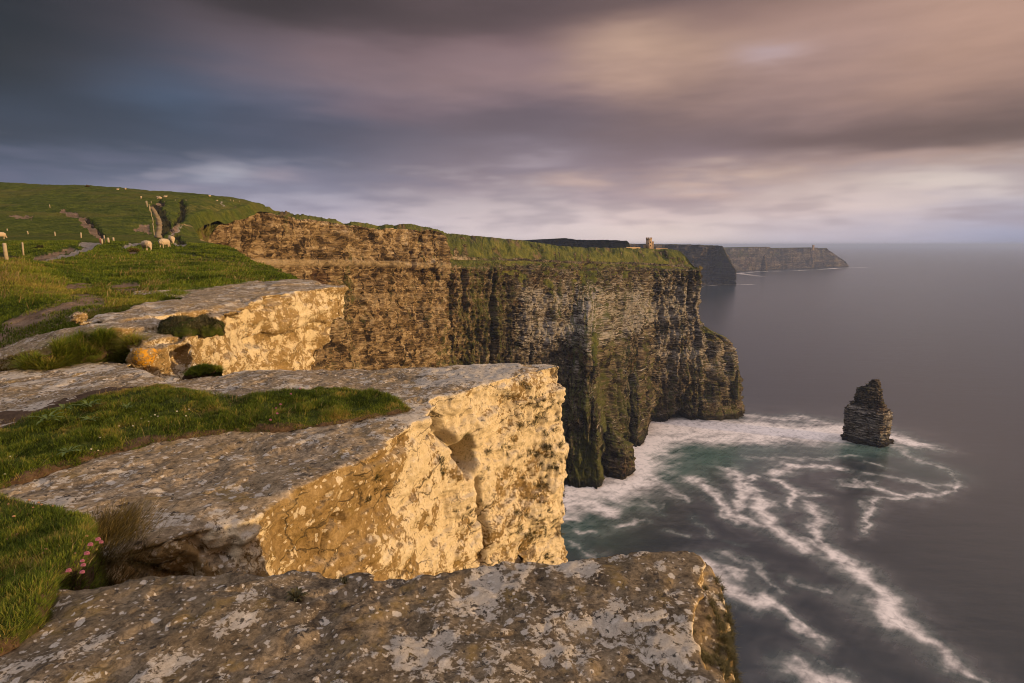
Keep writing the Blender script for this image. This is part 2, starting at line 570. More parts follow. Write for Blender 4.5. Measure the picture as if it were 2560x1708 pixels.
def mat_cliff(name, dark=0.0, k=1.0):
    """bedded sea cliff; UV = metres along the face, metres up the strata"""
    m_, t, b = new_mat(name, 0.95, 0.12)
    uv = t.node('ShaderNodeUVMap', uv_map='UVMap').outputs[0]
    geo = t.node('ShaderNodeNewGeometry')
    pos0 = geo.outputs['Position']
    pos = t.vm('SCALE', pos0, k)
    nz = t.xyz(geo.outputs['Normal'])[2]
    uv = t.vm('SCALE', uv, k)
    u, s, _ = t.xyz(uv)
    A = t.attr
    wob = t.m('MULTIPLY', t.m('SUBTRACT', t.noise(uv, 0.08, 4, 0.6), 0.5), 5.0)
    sw = t.m('ADD', s, wob)
    strata = t.noise(t.comb(t.m('MULTIPLY', u, 0.012), t.m('MULTIPLY', sw, 0.55), 0.0), 1.0, 6, 0.7)
    bed = t.noise(t.comb(t.m('MULTIPLY', u, 0.06), t.m('MULTIPLY', sw, 1.5), 4.0), 1.0, 4, 0.65)
    stain = t.noise(t.comb(t.m('MULTIPLY', u, 0.28), t.m('MULTIPLY', s, 0.022), 1.0), 1.0, 5, 0.65)
    stain2 = t.noise(t.comb(t.m('MULTIPLY', u, 0.09), t.m('MULTIPLY', s, 0.02), 6.0), 1.0, 4, 0.6)
    block = t.noise(t.comb(t.m('MULTIPLY', u, 0.30), t.m('MULTIPLY', s, 0.30), 2.0), 1.0, 5, 0.65)
    grain = t.noise(pos, 1.3, 5, 0.7)
    crag = t.noise(pos, 0.13, 9, 0.68, 0.4)
    vu = t.comb(t.m('MULTIPLY', t.m('ADD', u, t.m('MULTIPLY', t.m('SUBTRACT', grain, 0.5), 2.5)), 0.16), t.m('MULTIPLY', t.m('ADD', sw, t.m('MULTIPLY', block, 3.0)), 0.30), 0.0)
    vo1 = t.voro(vu, 1.0)
    vo2 = t.voro(vu, 3.1)
    ch1 = t.xyz(vo1.outputs['Color'])[0]
    ch2 = t.xyz(vo2.outputs['Color'])[0]
    thin = t.noise(t.comb(t.m('MULTIPLY', u, 0.010), t.m('MULTIPLY', t.m('ADD', sw, t.m('MULTIPLY', ch1, 0.35)), 0.8), 11.0), 1.0, 5, 0.8)
    f = t.m('ADD', t.m('MULTIPLY', strata, 0.26), t.m('MULTIPLY', stain, 0.22))
    f = t.m('ADD', f, t.m('MULTIPLY', crag, 0.22))
    f = t.m('ADD', f, t.m('MULTIPLY', t.m('SUBTRACT', thin, 0.5), 0.42))
    f = t.m('ADD', f, t.m('MULTIPLY', ch1, 0.14))
    f = t.m('ADD', f, t.m('MULTIPLY', ch2, 0.16))
    f = t.m('ADD', f, t.m('MULTIPLY', t.m('SUBTRACT', bed, 0.5), 0.20))
    f = t.m('ADD', f, t.m('MULTIPLY', t.m('SUBTRACT', grain, 0.5), 0.12))
    vj = t.voro(t.comb(t.m('MULTIPLY', t.m('ADD', u, t.m('MULTIPLY', block, 6.0)), 0.11), t.m('MULTIPLY', sw, 0.035), 0.0), 1.0, 'DISTANCE_TO_EDGE')
    joint = t.m('MULTIPLY', t.step(vj.outputs['Distance'], 0.0, 0.055, 1.0, 0.0), t.step(stain2, 0.40, 0.58))
    f = t.m('SUBTRACT', f, t.m('MULTIPLY', joint, 0.16))
    broad = t.noise(t.comb(t.m('MULTIPLY', u, 0.022), t.m('MULTIPLY', sw, 0.045), 14.0), 1.0, 3, 0.6)
    f = t.m('ADD', f, t.m('MULTIPLY', t.m('SUBTRACT', broad, 0.5), 0.26))
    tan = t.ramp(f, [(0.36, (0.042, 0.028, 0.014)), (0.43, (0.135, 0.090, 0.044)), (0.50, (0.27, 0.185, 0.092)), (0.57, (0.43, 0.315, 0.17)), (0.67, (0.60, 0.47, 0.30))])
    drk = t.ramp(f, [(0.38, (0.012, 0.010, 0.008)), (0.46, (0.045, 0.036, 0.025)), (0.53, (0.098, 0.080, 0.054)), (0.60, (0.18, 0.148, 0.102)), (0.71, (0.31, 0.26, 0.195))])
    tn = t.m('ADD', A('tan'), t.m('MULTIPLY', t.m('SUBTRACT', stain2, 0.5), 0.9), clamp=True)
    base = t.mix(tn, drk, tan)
    # rusty beds
    rust = t.step(t.noise(t.comb(t.m('MULTIPLY', u, 0.05), t.m('MULTIPLY', s, 0.05), 9.0), 1.0, 4, 0.6), 0.58, 0.70, 0.0, 0.5)
    base = t.mix(rust, base, t.mix(f, (0.06, 0.028, 0.015, 1), (0.22, 0.105, 0.05, 1)))
    # pale sandstone band
    band = t.m('MULTIPLY', A('band'), t.step(block, 0.36, 0.46, 0.35, 1.0))
    base = t.mix(band, base, t.mix(stain, (0.30, 0.22, 0.12, 1), (0.60, 0.47, 0.29, 1)))
    # white guano along the ledges
    wn = t.noise(t.comb(t.m('MULTIPLY', u, 0.13), t.m('MULTIPLY', sw, 0.85), 8.0), 1.0, 5, 0.72)
    wn2 = t.noise(t.comb(t.m('MULTIPLY', u, 0.028), t.m('MULTIPLY', sw, 0.09), 2.0), 1.0, 3, 0.6)
    wm = t.m('ADD', t.m('MULTIPLY', wn, 0.68), t.m('MULTIPLY', wn2, 0.32))
    wm = t.m('ADD', wm, t.m('MULTIPLY', A('white'), 0.16))
    wm = t.m('MULTIPLY', t.step(wm, 0.605, 0.655), t.step(A('white'), 0.02, 0.25))
    base = t.mix(t.m('MULTIPLY', wm, 0.8), base, t.mix(grain, (0.30, 0.27, 0.23, 1), (0.62, 0.58, 0.52, 1)))
    # moss hanging down in streaks
    mo = t.m('ADD', t.m('MULTIPLY', stain, 0.5), t.m('MULTIPLY', block, 0.3))
    mo = t.m('ADD', mo, t.m('MULTIPLY', stain2, 0.2))
    mo = t.m('ADD', mo, t.m('MULTIPLY', A('moss'), 0.29))
    mo = t.m('ADD', mo, t.m('MULTIPLY', t.step(nz, 0.15, 0.6), 0.05))
    mo = t.step(mo, 0.63, 0.76, 0.0, 0.85)
    base = t.mix(mo, base, t.mix(grain, (0.034, 0.044, 0.008, 1), (0.125, 0.135, 0.026, 1)))
    # turf on the slopes
    gf = t.m('ADD', A('grass'), t.m('MULTIPLY', t.m('SUBTRACT', t.noise(pos, 0.09, 7, 0.68), 0.5), 1.5))
    gf = t.m('ADD', gf, t.m('MULTIPLY', t.m('SUBTRACT', nz, 0.55), 0.5))
    gf = t.step(gf, 0.42, 0.58)
    gs = t.noise(t.comb(t.m('MULTIPLY', t.m('ADD', u, t.m('MULTIPLY', s, 0.7)), 0.13), t.m('MULTIPLY', s, 0.13), 3.0), 1.0, 8, 0.72, 0.8)
    gl = t.noise(pos, 0.045, 4, 0.6)
    gcol = t.ramp(t.m('ADD', t.m('MULTIPLY', gs, 0.6), t.m('MULTIPLY', gl, 0.4)), [(0.36, (0.030, 0.034, 0.008)), (0.48, (0.075, 0.085, 0.018)), (0.58, (0.14, 0.135, 0.028)), (0.68, (0.20, 0.165, 0.05))])
    soil = t.step(t.noise(t.comb(t.m('MULTIPLY', t.m('ADD', u, t.m('MULTIPLY', s, 0.6)), 0.085), t.m('MULTIPLY', s, 0.055), 5.0), 1.0, 6, 0.68), 0.55, 0.62, 0.0, 0.85)
    gcol = t.mix(soil, gcol, t.mix(gs, (0.035, 0.024, 0.014, 1), (0.24, 0.16, 0.085, 1)))
    base = t.mix(gf, base, gcol)
    # wet black foot at the tide line
    pz = t.xyz(pos0)[2]
    foot = t.step(t.m('ADD', pz, t.m('MULTIPLY', t.m('SUBTRACT', block, 0.5), 6.0)), 3.0, 9.0, 0.85, 0.0)
    base = t.mix(foot, base, (0.018, 0.016, 0.013, 1))
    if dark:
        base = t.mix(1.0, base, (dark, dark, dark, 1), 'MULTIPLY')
    t.put(b.inputs['Base Color'], base)
    h = t.m('ADD', t.m('MULTIPLY', strata, 0.6), t.m('MULTIPLY', thin, 1.1))
    h = t.m('SUBTRACT', h, t.m('MULTIPLY', joint, 0.7))
    h = t.m('ADD', h, t.m('MULTIPLY', crag, 0.9))
    h = t.m('ADD', h, t.m('MULTIPLY', ch1, 0.35))
    h = t.m('ADD', h, t.m('MULTIPLY', ch2, 0.28))
    h = t.m('ADD', h, t.m('MULTIPLY', stain, 0.35))
    h = t.m('ADD', h, t.m('MULTIPLY', grain, 0.35))
    h = t.m('MULTIPLY', h, t.m('SUBTRACT', 1.0, t.m('MULTIPLY', gf, 0.6)))
    t.put(b.inputs['Normal'], t.bump(h, 0.9, 2.6 / k))
    return m_


def mat_land(name):
    """rough pasture with trodden soil; attributes soil, dry, dark"""
    m_, t, b = new_mat(name, 0.95, 0.1)
    pos = t.node('ShaderNodeNewGeometry').outputs['Position']
    n1 = t.noise(pos, 0.35, 6, 0.68)
    n2 = t.noise(pos, 2.2, 5, 0.68)
    n3 = t.noise(pos, 12.0, 4, 0.7)
    n0 = t.noise(pos, 0.045, 5, 0.6)
    g = t.m('ADD', t.m('MULTIPLY', n1, 0.42), t.m('MULTIPLY', n2, 0.36))
    g = t.m('ADD', g, t.m('MULTIPLY', n3, 0.22))
    green = t.ramp(g, [(0.36, (0.014, 0.020, 0.003)), (0.47, (0.040, 0.056, 0.008)), (0.56, (0.082, 0.098, 0.013)), (0.66, (0.135, 0.140, 0.024))])
    green = t.mix(t.step(n0, 0.45, 0.65, 0.0, 0.5), green, t.mix(g, (0.05, 0.05, 0.01, 1), (0.16, 0.13, 0.035, 1)))
    dry = t.ramp(g, [(0.38, (0.05, 0.045, 0.012)), (0.5, (0.14, 0.11, 0.03)), (0.62, (0.25, 0.19, 0.07))])
    nn = t.m('MULTIPLY', t.m('SUBTRACT', t.m('ADD', t.m('MULTIPLY', n1, 0.5), t.m('MULTIPLY', n2, 0.5)), 0.5), 1.3)
    base = t.mix(t.step(t.m('ADD', t.attr('dry'), nn), 0.3, 0.75), green, dry)
    so = t.ramp(g, [(0.36, (0.07, 0.045, 0.028)), (0.5, (0.17, 0.115, 0.075)), (0.64, (0.30, 0.22, 0.15))])
    base = t.mix(t.step(t.m('ADD', t.attr('soil'), nn), 0.42, 0.6), base, so)
    gr = t.ramp(g, [(0.36, (0.12, 0.10, 0.09)), (0.62, (0.34, 0.30, 0.26))])
    base = t.mix(t.step(t.m('ADD', t.attr('path'), t.m('MULTIPLY', nn, 0.5)), 0.4, 0.6), base, gr)
    base = t.mix(t.step(t.m('ADD', t.attr('dark'), nn), 0.4, 0.7, 0.0, 0.85), base, (0.022, 0.018, 0.012, 1))
    rk = t.ramp(g, [(0.36, (0.10, 0.065, 0.03)), (0.5, (0.26, 0.18, 0.09)), (0.64, (0.42, 0.31, 0.17))])
    base = t.mix(t.step(t.m('ADD', t.attr('rock'), nn), 0.4, 0.6), base, rk)
    t.put(b.inputs['Base Color'], base)
    h = t.m('ADD', t.m('MULTIPLY', n1, 1.4), t.m('MULTIPLY', n2, 0.5))
    h = t.m('ADD', h, t.m('MULTIPLY', n3, 0.12))
    t.put(b.inputs['Normal'], t.bump(h, 0.8, 0.5))
    return m_


def mat_turf(name, a=(0.02, 0.03, 0.005), b_=(0.07, 0.085, 0.014), soil=0.35):
    m_, t, b = new_mat(name, 0.95, 0.1)
    pos = t.node('ShaderNodeNewGeometry').outputs['Position']
    p0 = t.vm('SUBTRACT', pos, (0, 0, EZ))
    n1 = t.noise(p0, 6.0, 6, 0.7)
    n2 = t.noise(p0, 45.0, 4, 0.7)
    f = t.m('ADD', t.m('MULTIPLY', n1, 0.5), t.m('MULTIPLY', n2, 0.5))
    base = t.ramp(f, [(0.35, a), (0.62, b_)])
    sm = t.m('ADD', t.attr('soil'), t.m('MULTIPLY', t.m('SUBTRACT', n1, 0.5), 0.9))
    base = t.mix(t.step(sm, 0.4, 0.6), base, t.ramp(f, [(0.35, (0.03, 0.019, 0.012)), (0.62, (0.12, 0.08, 0.052))]))
    t.put(b.inputs['Base Color'], base)
    t.put(b.inputs['Normal'], t.bump(f, 0.9, 0.03))
    return m_


def mat_blades(name, cols):
    """grass blades: attribute tint runs through the ramp, tip lightens"""
    m_, t, b = new_mat(name, 0.75, 0.25)
    c = t.ramp(t.attr('tint'), [(i / (len(cols) - 1), q) for i, q in enumerate(cols)])
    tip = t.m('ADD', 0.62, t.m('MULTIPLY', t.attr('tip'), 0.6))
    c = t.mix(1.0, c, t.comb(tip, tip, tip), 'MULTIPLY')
    t.put(b.inputs['Base Color'], c)
    tr = t.node('ShaderNodeBsdfTranslucent')
    t.put(tr.inputs[0], c)
    mx = t.node('ShaderNodeMixShader')
    mx.inputs[0].default_value = 0.25
    t.l.new(b.outputs[0], mx.inputs[1])
    t.l.new(tr.outputs[0], mx.inputs[2])
    out = [q for q in t.n if q.type == 'OUTPUT_MATERIAL'][0]
    t.l.new(mx.outputs[0], out.inputs[0])
    return m_


def mat_sea(name):
    m_, t, b = new_mat(name, 0.22, 0.5)
    b.inputs['IOR'].default_value = 2.7
    b.inputs['Specular Tint'].default_value = (0.70, 0.87, 1.0, 1)
    pos = t.node('ShaderNodeNewGeometry').outputs['Position']
    x, y, _ = t.xyz(pos)
    foam_a = t.attr('foam')
    aer = t.attr('aer')
    # fine texture of the foam, drawn out by the swell
    pf = t.comb(t.m('MULTIPLY', x, 0.055), t.m('MULTIPLY', y, 0.085), 0.0)
    n1 = t.noise(pf, 1.0, 6, 0.62, 0.6)
    n2 = t.noise(t.comb(t.m('MULTIPLY', t.m('ADD', x, y), 0.02), t.m('MULTIPLY', t.m('SUBTRACT', x, y), 0.16), 2.0), 1.0, 5, 0.6)
    n3_ = t.noise(t.comb(t.m('MULTIPLY', x, 0.20), t.m('MULTIPLY', y, 0.16), 4.0), 1.0, 4, 0.6, 0.8)
    nn = t.m('ADD', t.m('MULTIPLY', n1, 0.65), t.m('MULTIPLY', n2, 0.35))
    ff = t.m('ADD', foam_a, t.m('MULTIPLY', t.m('SUBTRACT', nn, 0.5), t.m('ADD', 0.20, t.m('MULTIPLY', t.m('MULTIPLY', foam_a, 2.9), t.step(foam_a, 1.25, 0.55, 0.30, 1.0)))))
    foam = t.m('MULTIPLY', t.step(ff, 0.06, 1.10), t.step(n3_, 0.22, 0.58, 0.55, 1.0))
    veil = t.m('MULTIPLY', t.attr('veil'), t.step(nn, 0.30, 0.66, 0.12, 1.0))
    foam = t.m('MAXIMUM', foam, t.m('MULTIPLY', veil, 0.42))
    deep = t.mix(t.noise(pf, 0.3, 3, 0.5), (0.010, 0.012, 0.015, 1), (0.015, 0.018, 0.023, 1))
    tq = t.m('MULTIPLY', t.m('MULTIPLY', aer, 1.25, clamp=True), t.step(nn, 0.25, 0.60, 0.55, 1.0))
    water = t.mix(tq, deep, (0.014, 0.090, 0.066, 1))
    t.put(b.inputs['Base Color'], water)
    b.inputs['Roughness'].default_value = 0.25
    fd = t.node('ShaderNodeBsdfDiffuse')
    t.put(fd.inputs[0], (0.86, 0.80, 0.76, 1))
    mx = t.node('ShaderNodeMixShader')
    t.put(mx.inputs[0], foam)
    t.l.new(b.outputs[0], mx.inputs[1])
    t.l.new(fd.outputs[0], mx.inputs[2])
    out = [q for q in t.n if q.type == 'OUTPUT_MATERIAL'][0]
    t.l.new(mx.outputs[0], out.inputs[0])
    # softened swell
    w1 = t.noise(t.comb(t.m('MULTIPLY', x, 0.05), t.m('MULTIPLY', y, 0.12), 0.0), 1.0, 5, 0.6)
    w2 = t.noise(t.comb(t.m('MULTIPLY', t.m('ADD', x, t.m('MULTIPLY', y, 0.35)), 0.010), t.m('MULTIPLY', y, 0.03), 5.0), 1.0, 4, 0.6)
    h = t.m('ADD', t.m('MULTIPLY', w1, 0.6), t.m('MULTIPLY', w2, 1.6))
    t.put(b.inputs['Normal'], t.bump(h, 0.12, 2.4))
    return m_


M_CLIFF = mat_cliff("bedded_cliff")
M_FARCLIFF = mat_cliff("far_cliff", 0.62, 0.33)
M_LAND = mat_land("pasture")
M_SEA = mat_sea("sea_water")
M_TURF = mat_turf("turf")
# ------------------------------------------------------------------ the sea
def axis(lo, hi, step, far, n=26):
    mid = np.arange(lo, hi + step, step)
    out = np.geomspace(step * 1.6, far - max(abs(lo), abs(hi)), n)
    return np.concatenate([(lo - out)[::-1], mid, hi + out])


xs = axis(-60, 620, 1.5, 60000)
ys = axis(215, 900, 1.7, 60000)
xs = np.unique(np.concatenate([xs, np.arange(640, 1340, 14.0), np.arange(1340, 3300, 34.0)]))
ys = np.unique(np.concatenate([ys, np.arange(2440, 3000, 9.0), np.arange(4050, 5500, 28.0)]))
SX, SY = np.meshgrid(xs, ys)
sx_, sy_ = SX.ravel(), SY.ravel()
near = (sx_ > -80) & (sx_ < 640) & (sy_ > 190) & (sy_ < 1000)
foam = np.zeros(len(sx_))
aer = np.zeros(len(sx_))
qx, qy = sx_[near], sy_[near]
q3 = np.stack([qx, qy, np.zeros_like(qx)], -1)
wx = qx + 8 * fbm(q3 * 0.026, 5, 0.55, seed=1) + 2.6 * fbm(q3 * 0.13, 3, seed=2)
wy = qy + 11 * fbm(q3 * 0.022, 5, 0.55, seed=3) + 3.2 * fbm(q3 * 0.12, 3, seed=4)


def z7(pts):
    return [tuple(PZ(1400 + a * .5153, 900 + b * .5153, -EZ)[:2]) for a, b in pts]


fm = np.zeros(len(qx))
vm_ = np.zeros(len(qx))
am = np.zeros(len(qx))
STROKES = [  # outline points, half width in metres, strength, half width at the end
    ([(380, 300), (480, 318), (600, 325), (760, 330), (900, 335), (1150, 350), (1420, 355)], 36, 1.15, 22),
    ([(470, 375), (700, 385), (900, 385), (1150, 375), (1400, 365)], 17, 0.8, 13),
    ([(895, 268), (1000, 285), (1160, 278), (1390, 335)], 9, 0.55, 8),
    ([(420, 390), (400, 450), (390, 520), (350, 590), (250, 625), (120, 640), (-60, 660)], 20, 1.1, 17),
    ([(480, 400), (440, 480), (420, 560)], 20, 0.5, 12),
    ([(-40, 690), (60, 690), (160, 700), (240, 745)], 16, 0.85, 6),
    ([(-60, 790), (0, 780), (60, 760)], 14, 0.7, 8),
    ([(1590, 375), (1660, 392), (1740, 412)], 16, 1.0, 9),
    ([(1640, 430), (1700, 460), (1780, 500), (1840, 520)], 11, 0.5, 5),
    ([(520, 600), (560, 650), (600, 680)], 8, 0.5, 4),
    ([(655, 585), (760, 660), (830, 720), (900, 790), (990, 812)], 6.5, 0.75, 4),
    ([(780, 660), (800, 760), (880, 800)], 4.5, 0.55, 3),
    ([(980, 690), (1010, 780), (1080, 860), (1190, 925)], 6.5, 0.85, 5),
    ([(790, 520), (850, 580), (920, 650), (870, 720)], 7, 0.75, 4),
    ([(850, 580), (930, 560), (920, 640)], 5, 0.6, 3),
    ([(1020, 540), (1150, 515), (1300, 515), (1400, 545)], 8, 0.75, 4),
    ([(900, 470), (1100, 480), (1300, 470), (1450, 470)], 6, 0.4, 4),
    ([(1050, 585), (1130, 630), (1100, 710)], 6.5, 0.8, 3.5),
    ([(1130, 620), (1200, 650), (1270, 662)], 6, 0.6, 3),
    ([(940, 640), (1000, 700), (970, 760)], 5, 0.5, 3),
    ([(1230, 710), (1250, 780), (1270, 850), (1290, 920)], 5.5, 0.75, 4.5),
    ([(1140, 860), (1210, 880), (1290, 930)], 4, 0.55, 3),
    ([(1290, 925), (1360, 980), (1450, 1040), (1550, 1110), (1600, 1190)], 5.0, 0.85, 6.5),
    ([(1540, 1170), (1590, 1220), (1660, 1300)], 9, 0.95, 6.5),
    ([(1660, 1290), (1760, 1370), (1860, 1440), (1960, 1510), (2060, 1570)], 6, 0.75, 4),
    ([(1520, 618), (1650, 655), (1800, 652), (1880, 635), (1940, 615)], 5.0, 0.75, 2.5),
    ([(1940, 615), (1930, 570), (1870, 540)], 4, 0.4, 3),
    ([(1350, 590), (1430, 600), (1520, 592)], 5, 0.55, 3),
    ([(1500, 560), (1620, 575), (1720, 585), (1800, 620)], 5, 0.5, 4),
    ([(1700, 575), (1800, 595), (1900, 600)], 5, 0.4, 4),
    ([(1690, 682), (1560, 684), (1490, 735), (1490, 820), (1505, 860)], 4.2, 0.65, 2.0),
    ([(1470, 690), (1460, 750)], 3, 0.35, 2),
    ([(720, 1000), (780, 1090), (850, 1140), (960, 1140)], 8, 0.85, 6),
    ([(960, 1140), (1060, 1205), (1130, 1275), (1210, 1340), (1310, 1390)], 4.2, 0.75, 2.6),
    ([(820, 960), (940, 1010), (1010, 1065), (1090, 1120)], 4, 0.45, 2.5),
    ([(760, 1010), (880, 1040)], 5, 0.5, 3),
    ([(290, 800), (350, 795), (410, 770)], 3.5, 0.6, 2.5),
    ([(90, 835), (180, 820)], 3, 0.55, 2),
    ([(60, 880), (120, 890), (190, 960)], 3.5, 0.45, 2),
    ([(400, 690), (470, 720), (500, 700)], 4, 0.4, 3),
    ([(510, 820), (620, 855)], 3, 0.4, 2),
    ([(620, 760), (740, 865)], 3, 0.3, 2),
    ([(1180, 1090), (1310, 1120)], 4, 0.42, 3),
    ([(850, 900), (920, 910)], 3, 0.25, 2),
    ([(1130, 1480), (1210, 1525)], 5, 0.5, 4),
    ([(1180, 1580), (1270, 1545), (1370, 1560)], 6, 0.85, 4),
    ([(1250, 1450), (1410, 1505)], 3, 0.35, 2),
    ([(1480, 500), (1560, 520)], 4, 0.45, 3),
]
for pts, r0, st, r1 in STROKES:
    pl = z7(pts)
    bx = [p[0] for p in pl]
    by = [p[1] for p in pl]
    R = max(r0, r1) * 5 + 14
    sel = (wx > min(bx) - R) & (wx < max(bx) + R) & (wy > min(by) - R) & (wy < max(by) + R)
    d, al = seg_dist(wx[sel], wy[sel], pl)
    t_ = al / (len(pl) - 1)
    r = r0 + (r1 - r0) * t_
    v = st * np.exp(-(d / (1.3 * r)) ** 1.3)
    fm[sel] = np.maximum(fm[sel], v) + 0.25 * np.minimum(fm[sel], v)
    vv = 0.75 * st * np.exp(-(d / (2.0 * r + 3)) ** 1.3)
    vm_[sel] = np.maximum(vm_[sel], vv)
for (a, b_), rx, ry, st in [((600, 460), 62, 34, 1.0), ((500, 520), 40, 30, 0.9), ((700, 440), 60, 20, 0.7), ((1500, 430), 40, 30, 0.9), ((1400, 450), 40, 20, 0.6), ((1640, 450), 34, 22, 0.6), ((1720, 520), 40, 30, 0.3),
                            ((250, 690), 30, 24, 0.35), ((60, 800), 40, 24, 0.5), ((20, 870), 40, 20, 0.4), ((900, 440), 70, 20, 0.5)]:
    cx_, cy_ = z7([(a, b_)])[0]
    am = np.maximum(am, st * np.exp(-(((wx - cx_) / rx) ** 2 + ((wy - cy_) / ry) ** 2)))
foam[near] = np.clip(fm, 0, 1.3)
veil = np.zeros(len(sx_))
veil[near] = np.clip(vm_, 0, 1)
aer[near] = np.clip(am + 0.25 * np.exp(-((fm - 0.35) / 0.25) ** 2) * (fm > 0.08), 0, 1)
V = np.stack([sx_, sy_, np.zeros_like(sx_)], -1)
# far surf lines
for pl, r, st in [([(1755, 716), (1800, 712), (1845, 711), (1880, 712)], 13, 1.25), ([(1842, 684), (1880, 680), (1940, 678), (2030, 675), (2124, 669), (2165, 669)], 26, 1.2),
                  ([(1845, 738), (1940, 738)], 9, 0.55), ([(1760, 735), (1800, 733)], 8, 0.4), ([(1850, 700), (1900, 702)], 14, 0.4)]:
    pp = [tuple(PZ(a, b_, -EZ)[:2]) for a, b_ in pl]
    d, _ = seg_dist(sx_, sy_, pp)
    brk = 0.55 + 0.9 * fbm(np.stack([sx_ / 110, sy_ / 110, 0 * sx_], -1), 3, seed=9) if d.min() < 1e8 else 0
    foam = np.maximum(foam, np.clip(st * brk, 0, 1) * np.exp(-(d / r) ** 2))
sea = link("sea", make_mesh("sea", V, grid_faces(len(ys), len(xs)), M_SEA, {'foam': foam, 'aer': aer, 'veil': veil}), kind='structure')
del V, q3, wx, wy


# ------------------------------------------------------------------ main headland
def curve(px, table):
    k_ = sorted(table)
    return np.interp(px, k_, [table[q] for q in k_])


def smooth1(a, n):
    k_ = np.hanning(n + 2)[1:-1]
    k_ /= k_.sum()
    return np.convolve(np.pad(a, n // 2, mode='edge'), k_, 'valid')[:len(a)]


pxs = np.arange(440, 1749, 1.25)
T_bedpy = {440: 668, 500: 664, 650: 662, 840: 662, 960: 663, 1110: 669, 1250: 674, 1400: 677, 1745: 677}
T_rtpy = {440: 640, 470: 618, 500: 606, 530: 585, 547: 570, 575: 556, 600: 548, 640: 538, 661: 534, 702: 541, 740: 549, 770: 551, 893: 567, 923: 574, 991: 573, 1053: 580, 1076: 575, 1104: 583, 1113: 610, 1122: 650, 1150: 655, 1250: 652, 1400: 660, 1600: 664, 1745: 672}
T_crpy = {440: 600, 470: 575, 500: 560, 547: 535, 600: 510, 632: 510, 661: 513.6, 700: 526, 770: 541, 840: 550, 893: 558, 940: 561, 991: 562, 1008: 559.5, 1036: 561, 1075: 571, 1110: 582, 1213: 592, 1308: 601, 1395: 614, 1460: 618.5, 1603: 620, 1677: 623, 1699: 627, 1720: 645, 1735: 665, 1748: 676}
T_dR = {440: 175, 470: 190, 547: 218, 600: 248, 661: 285, 702: 305, 770: 332, 893: 372, 1000: 410, 1075: 432, 1110: 440, 1120: 456, 1180: 468, 1250: 486, 1320: 508, 1400: 536, 1470: 566, 1550: 606, 1630: 642, 1700: 652, 1748: 656}
T_d110 = {440: 170, 661: 278, 893: 362, 1110: 430, 1120: 444, 1250: 470, 1320: 484, 1400: 498, 1440: 502, 1456: 492, 1470: 484, 1490: 488, 1505: 520, 1525: 556, 1560: 584, 1610: 604, 1628: 622, 1634: 634, 1700: 644, 1748: 648}
T_d60 = {440: 167, 661: 274, 893: 356, 1110: 424, 1120: 438, 1250: 460, 1320: 468, 1400: 468, 1430: 464, 1470: 458, 1496: 458, 1505: 500, 1512: 528, 1560: 560, 1603: 566, 1610: 586, 1627: 592, 1630: 622, 1660: 630, 1700: 636, 1748: 640}
T_d0 = {440: 165, 661: 270, 893: 350, 1110: 418, 1120: 434, 1250: 455, 1320: 452, 1400: 449, 1419: 448, 1470: 450, 1500: 451, 1504: 500, 1508: 516, 1560: 538, 1583: 543, 1602: 545, 1606: 572, 1627: 580, 1629.5: 612, 1632: 626, 1660: 630, 1700: 634, 1748: 633}
dR = smooth1(curve(pxs, T_dR), 9)
d110 = smooth1(curve(pxs, T_d110), 9)
d60 = smooth1(curve(pxs, T_d60), 5)
d0 = smooth1(curve(pxs, T_d0), 3)
bedpy = curve(pxs, T_bedpy)
rtpy = smooth1(curve(pxs, T_rtpy), 7)
crpy = smooth1(curve(pxs, T_crpy), 5)
d_rt = dR + np.interp(pxs, [440, 1100, 1125, 1748], [4, 6, 10, 6])
d_cr = d_rt + np.interp(pxs, [440, 640, 700, 1100, 1125, 1400, 1690, 1748], [12, 12, 14, 12, 42, 46, 38, 8])


def lvl(d, z):
    """the point of each column at depth d and height z on the ray plane of pxs"""
    depc = (d * sp * 0 + d)
    zz = np.broadcast_to(np.asarray(z, float), d.shape)
    zf = depc * cp - (zz - EZ) * sp
    return np.stack([(pxs - 1280) / FPX * zf, depc, zz], -1)


p_bed = P(pxs, bedpy, dR)
p_rt = P(pxs, rtpy, d_rt)
p_cr = P(pxs, crpy, d_cr)
zbed = p_bed[:, 2]
L0, L60, L110 = lvl(d0, -2.0), lvl(d60, 55.0), lvl(d110, 106.0)
rows = []
nb = 235
tz = np.linspace(0, 1, nb)
for t_ in tz:
    z = -2.0 + (zbed + 2.0) * t_
    zr = np.full_like(zbed, 1.0) * z
    # piecewise along the four levels
    out = np.empty((len(pxs), 3))
    for k_ in range(3):
        a = np.where(zr < 55, L0[:, k_] + (L60 - L0)[:, k_] * (zr + 2) / 57.0,
                     np.where(zr < 106, L60[:, k_] + (L110 - L60)[:, k_] * (zr - 55) / 51.0,
                              L110[:, k_] + (p_bed - L110)[:, k_] * (zr - 106) / (zbed - 106)))
        out[:, k_] = a
    rows.append(out)
n_rt = 46
for t_ in np.linspace(0, 1, n_rt + 1)[1:]:
    rows.append(p_bed + (p_rt - p_bed) * t_)
n_cr = 46
for t_ in np.linspace(0, 1, n_cr + 1)[1:]:
    q = p_rt + (p_cr - p_rt) * t_
    q[:, 2] += np.sin(t_ * math.pi) * 0.10 * np.linalg.norm(p_cr - p_rt, axis=1)
    rows.append(q)
# plateau behind the crest runs inland
inl = np.stack([-0.62 * np.ones(len(pxs)), 0.78 * np.ones(len(pxs))], -1)
for t_ in (3, 8, 18, 40, 90, 180):
    q = p_cr.copy()
    q[:, :2] += inl * t_
    q[:, 2] -= 0.035 * t_ + 0.4
    rows.append(q)
G = np.array(rows)
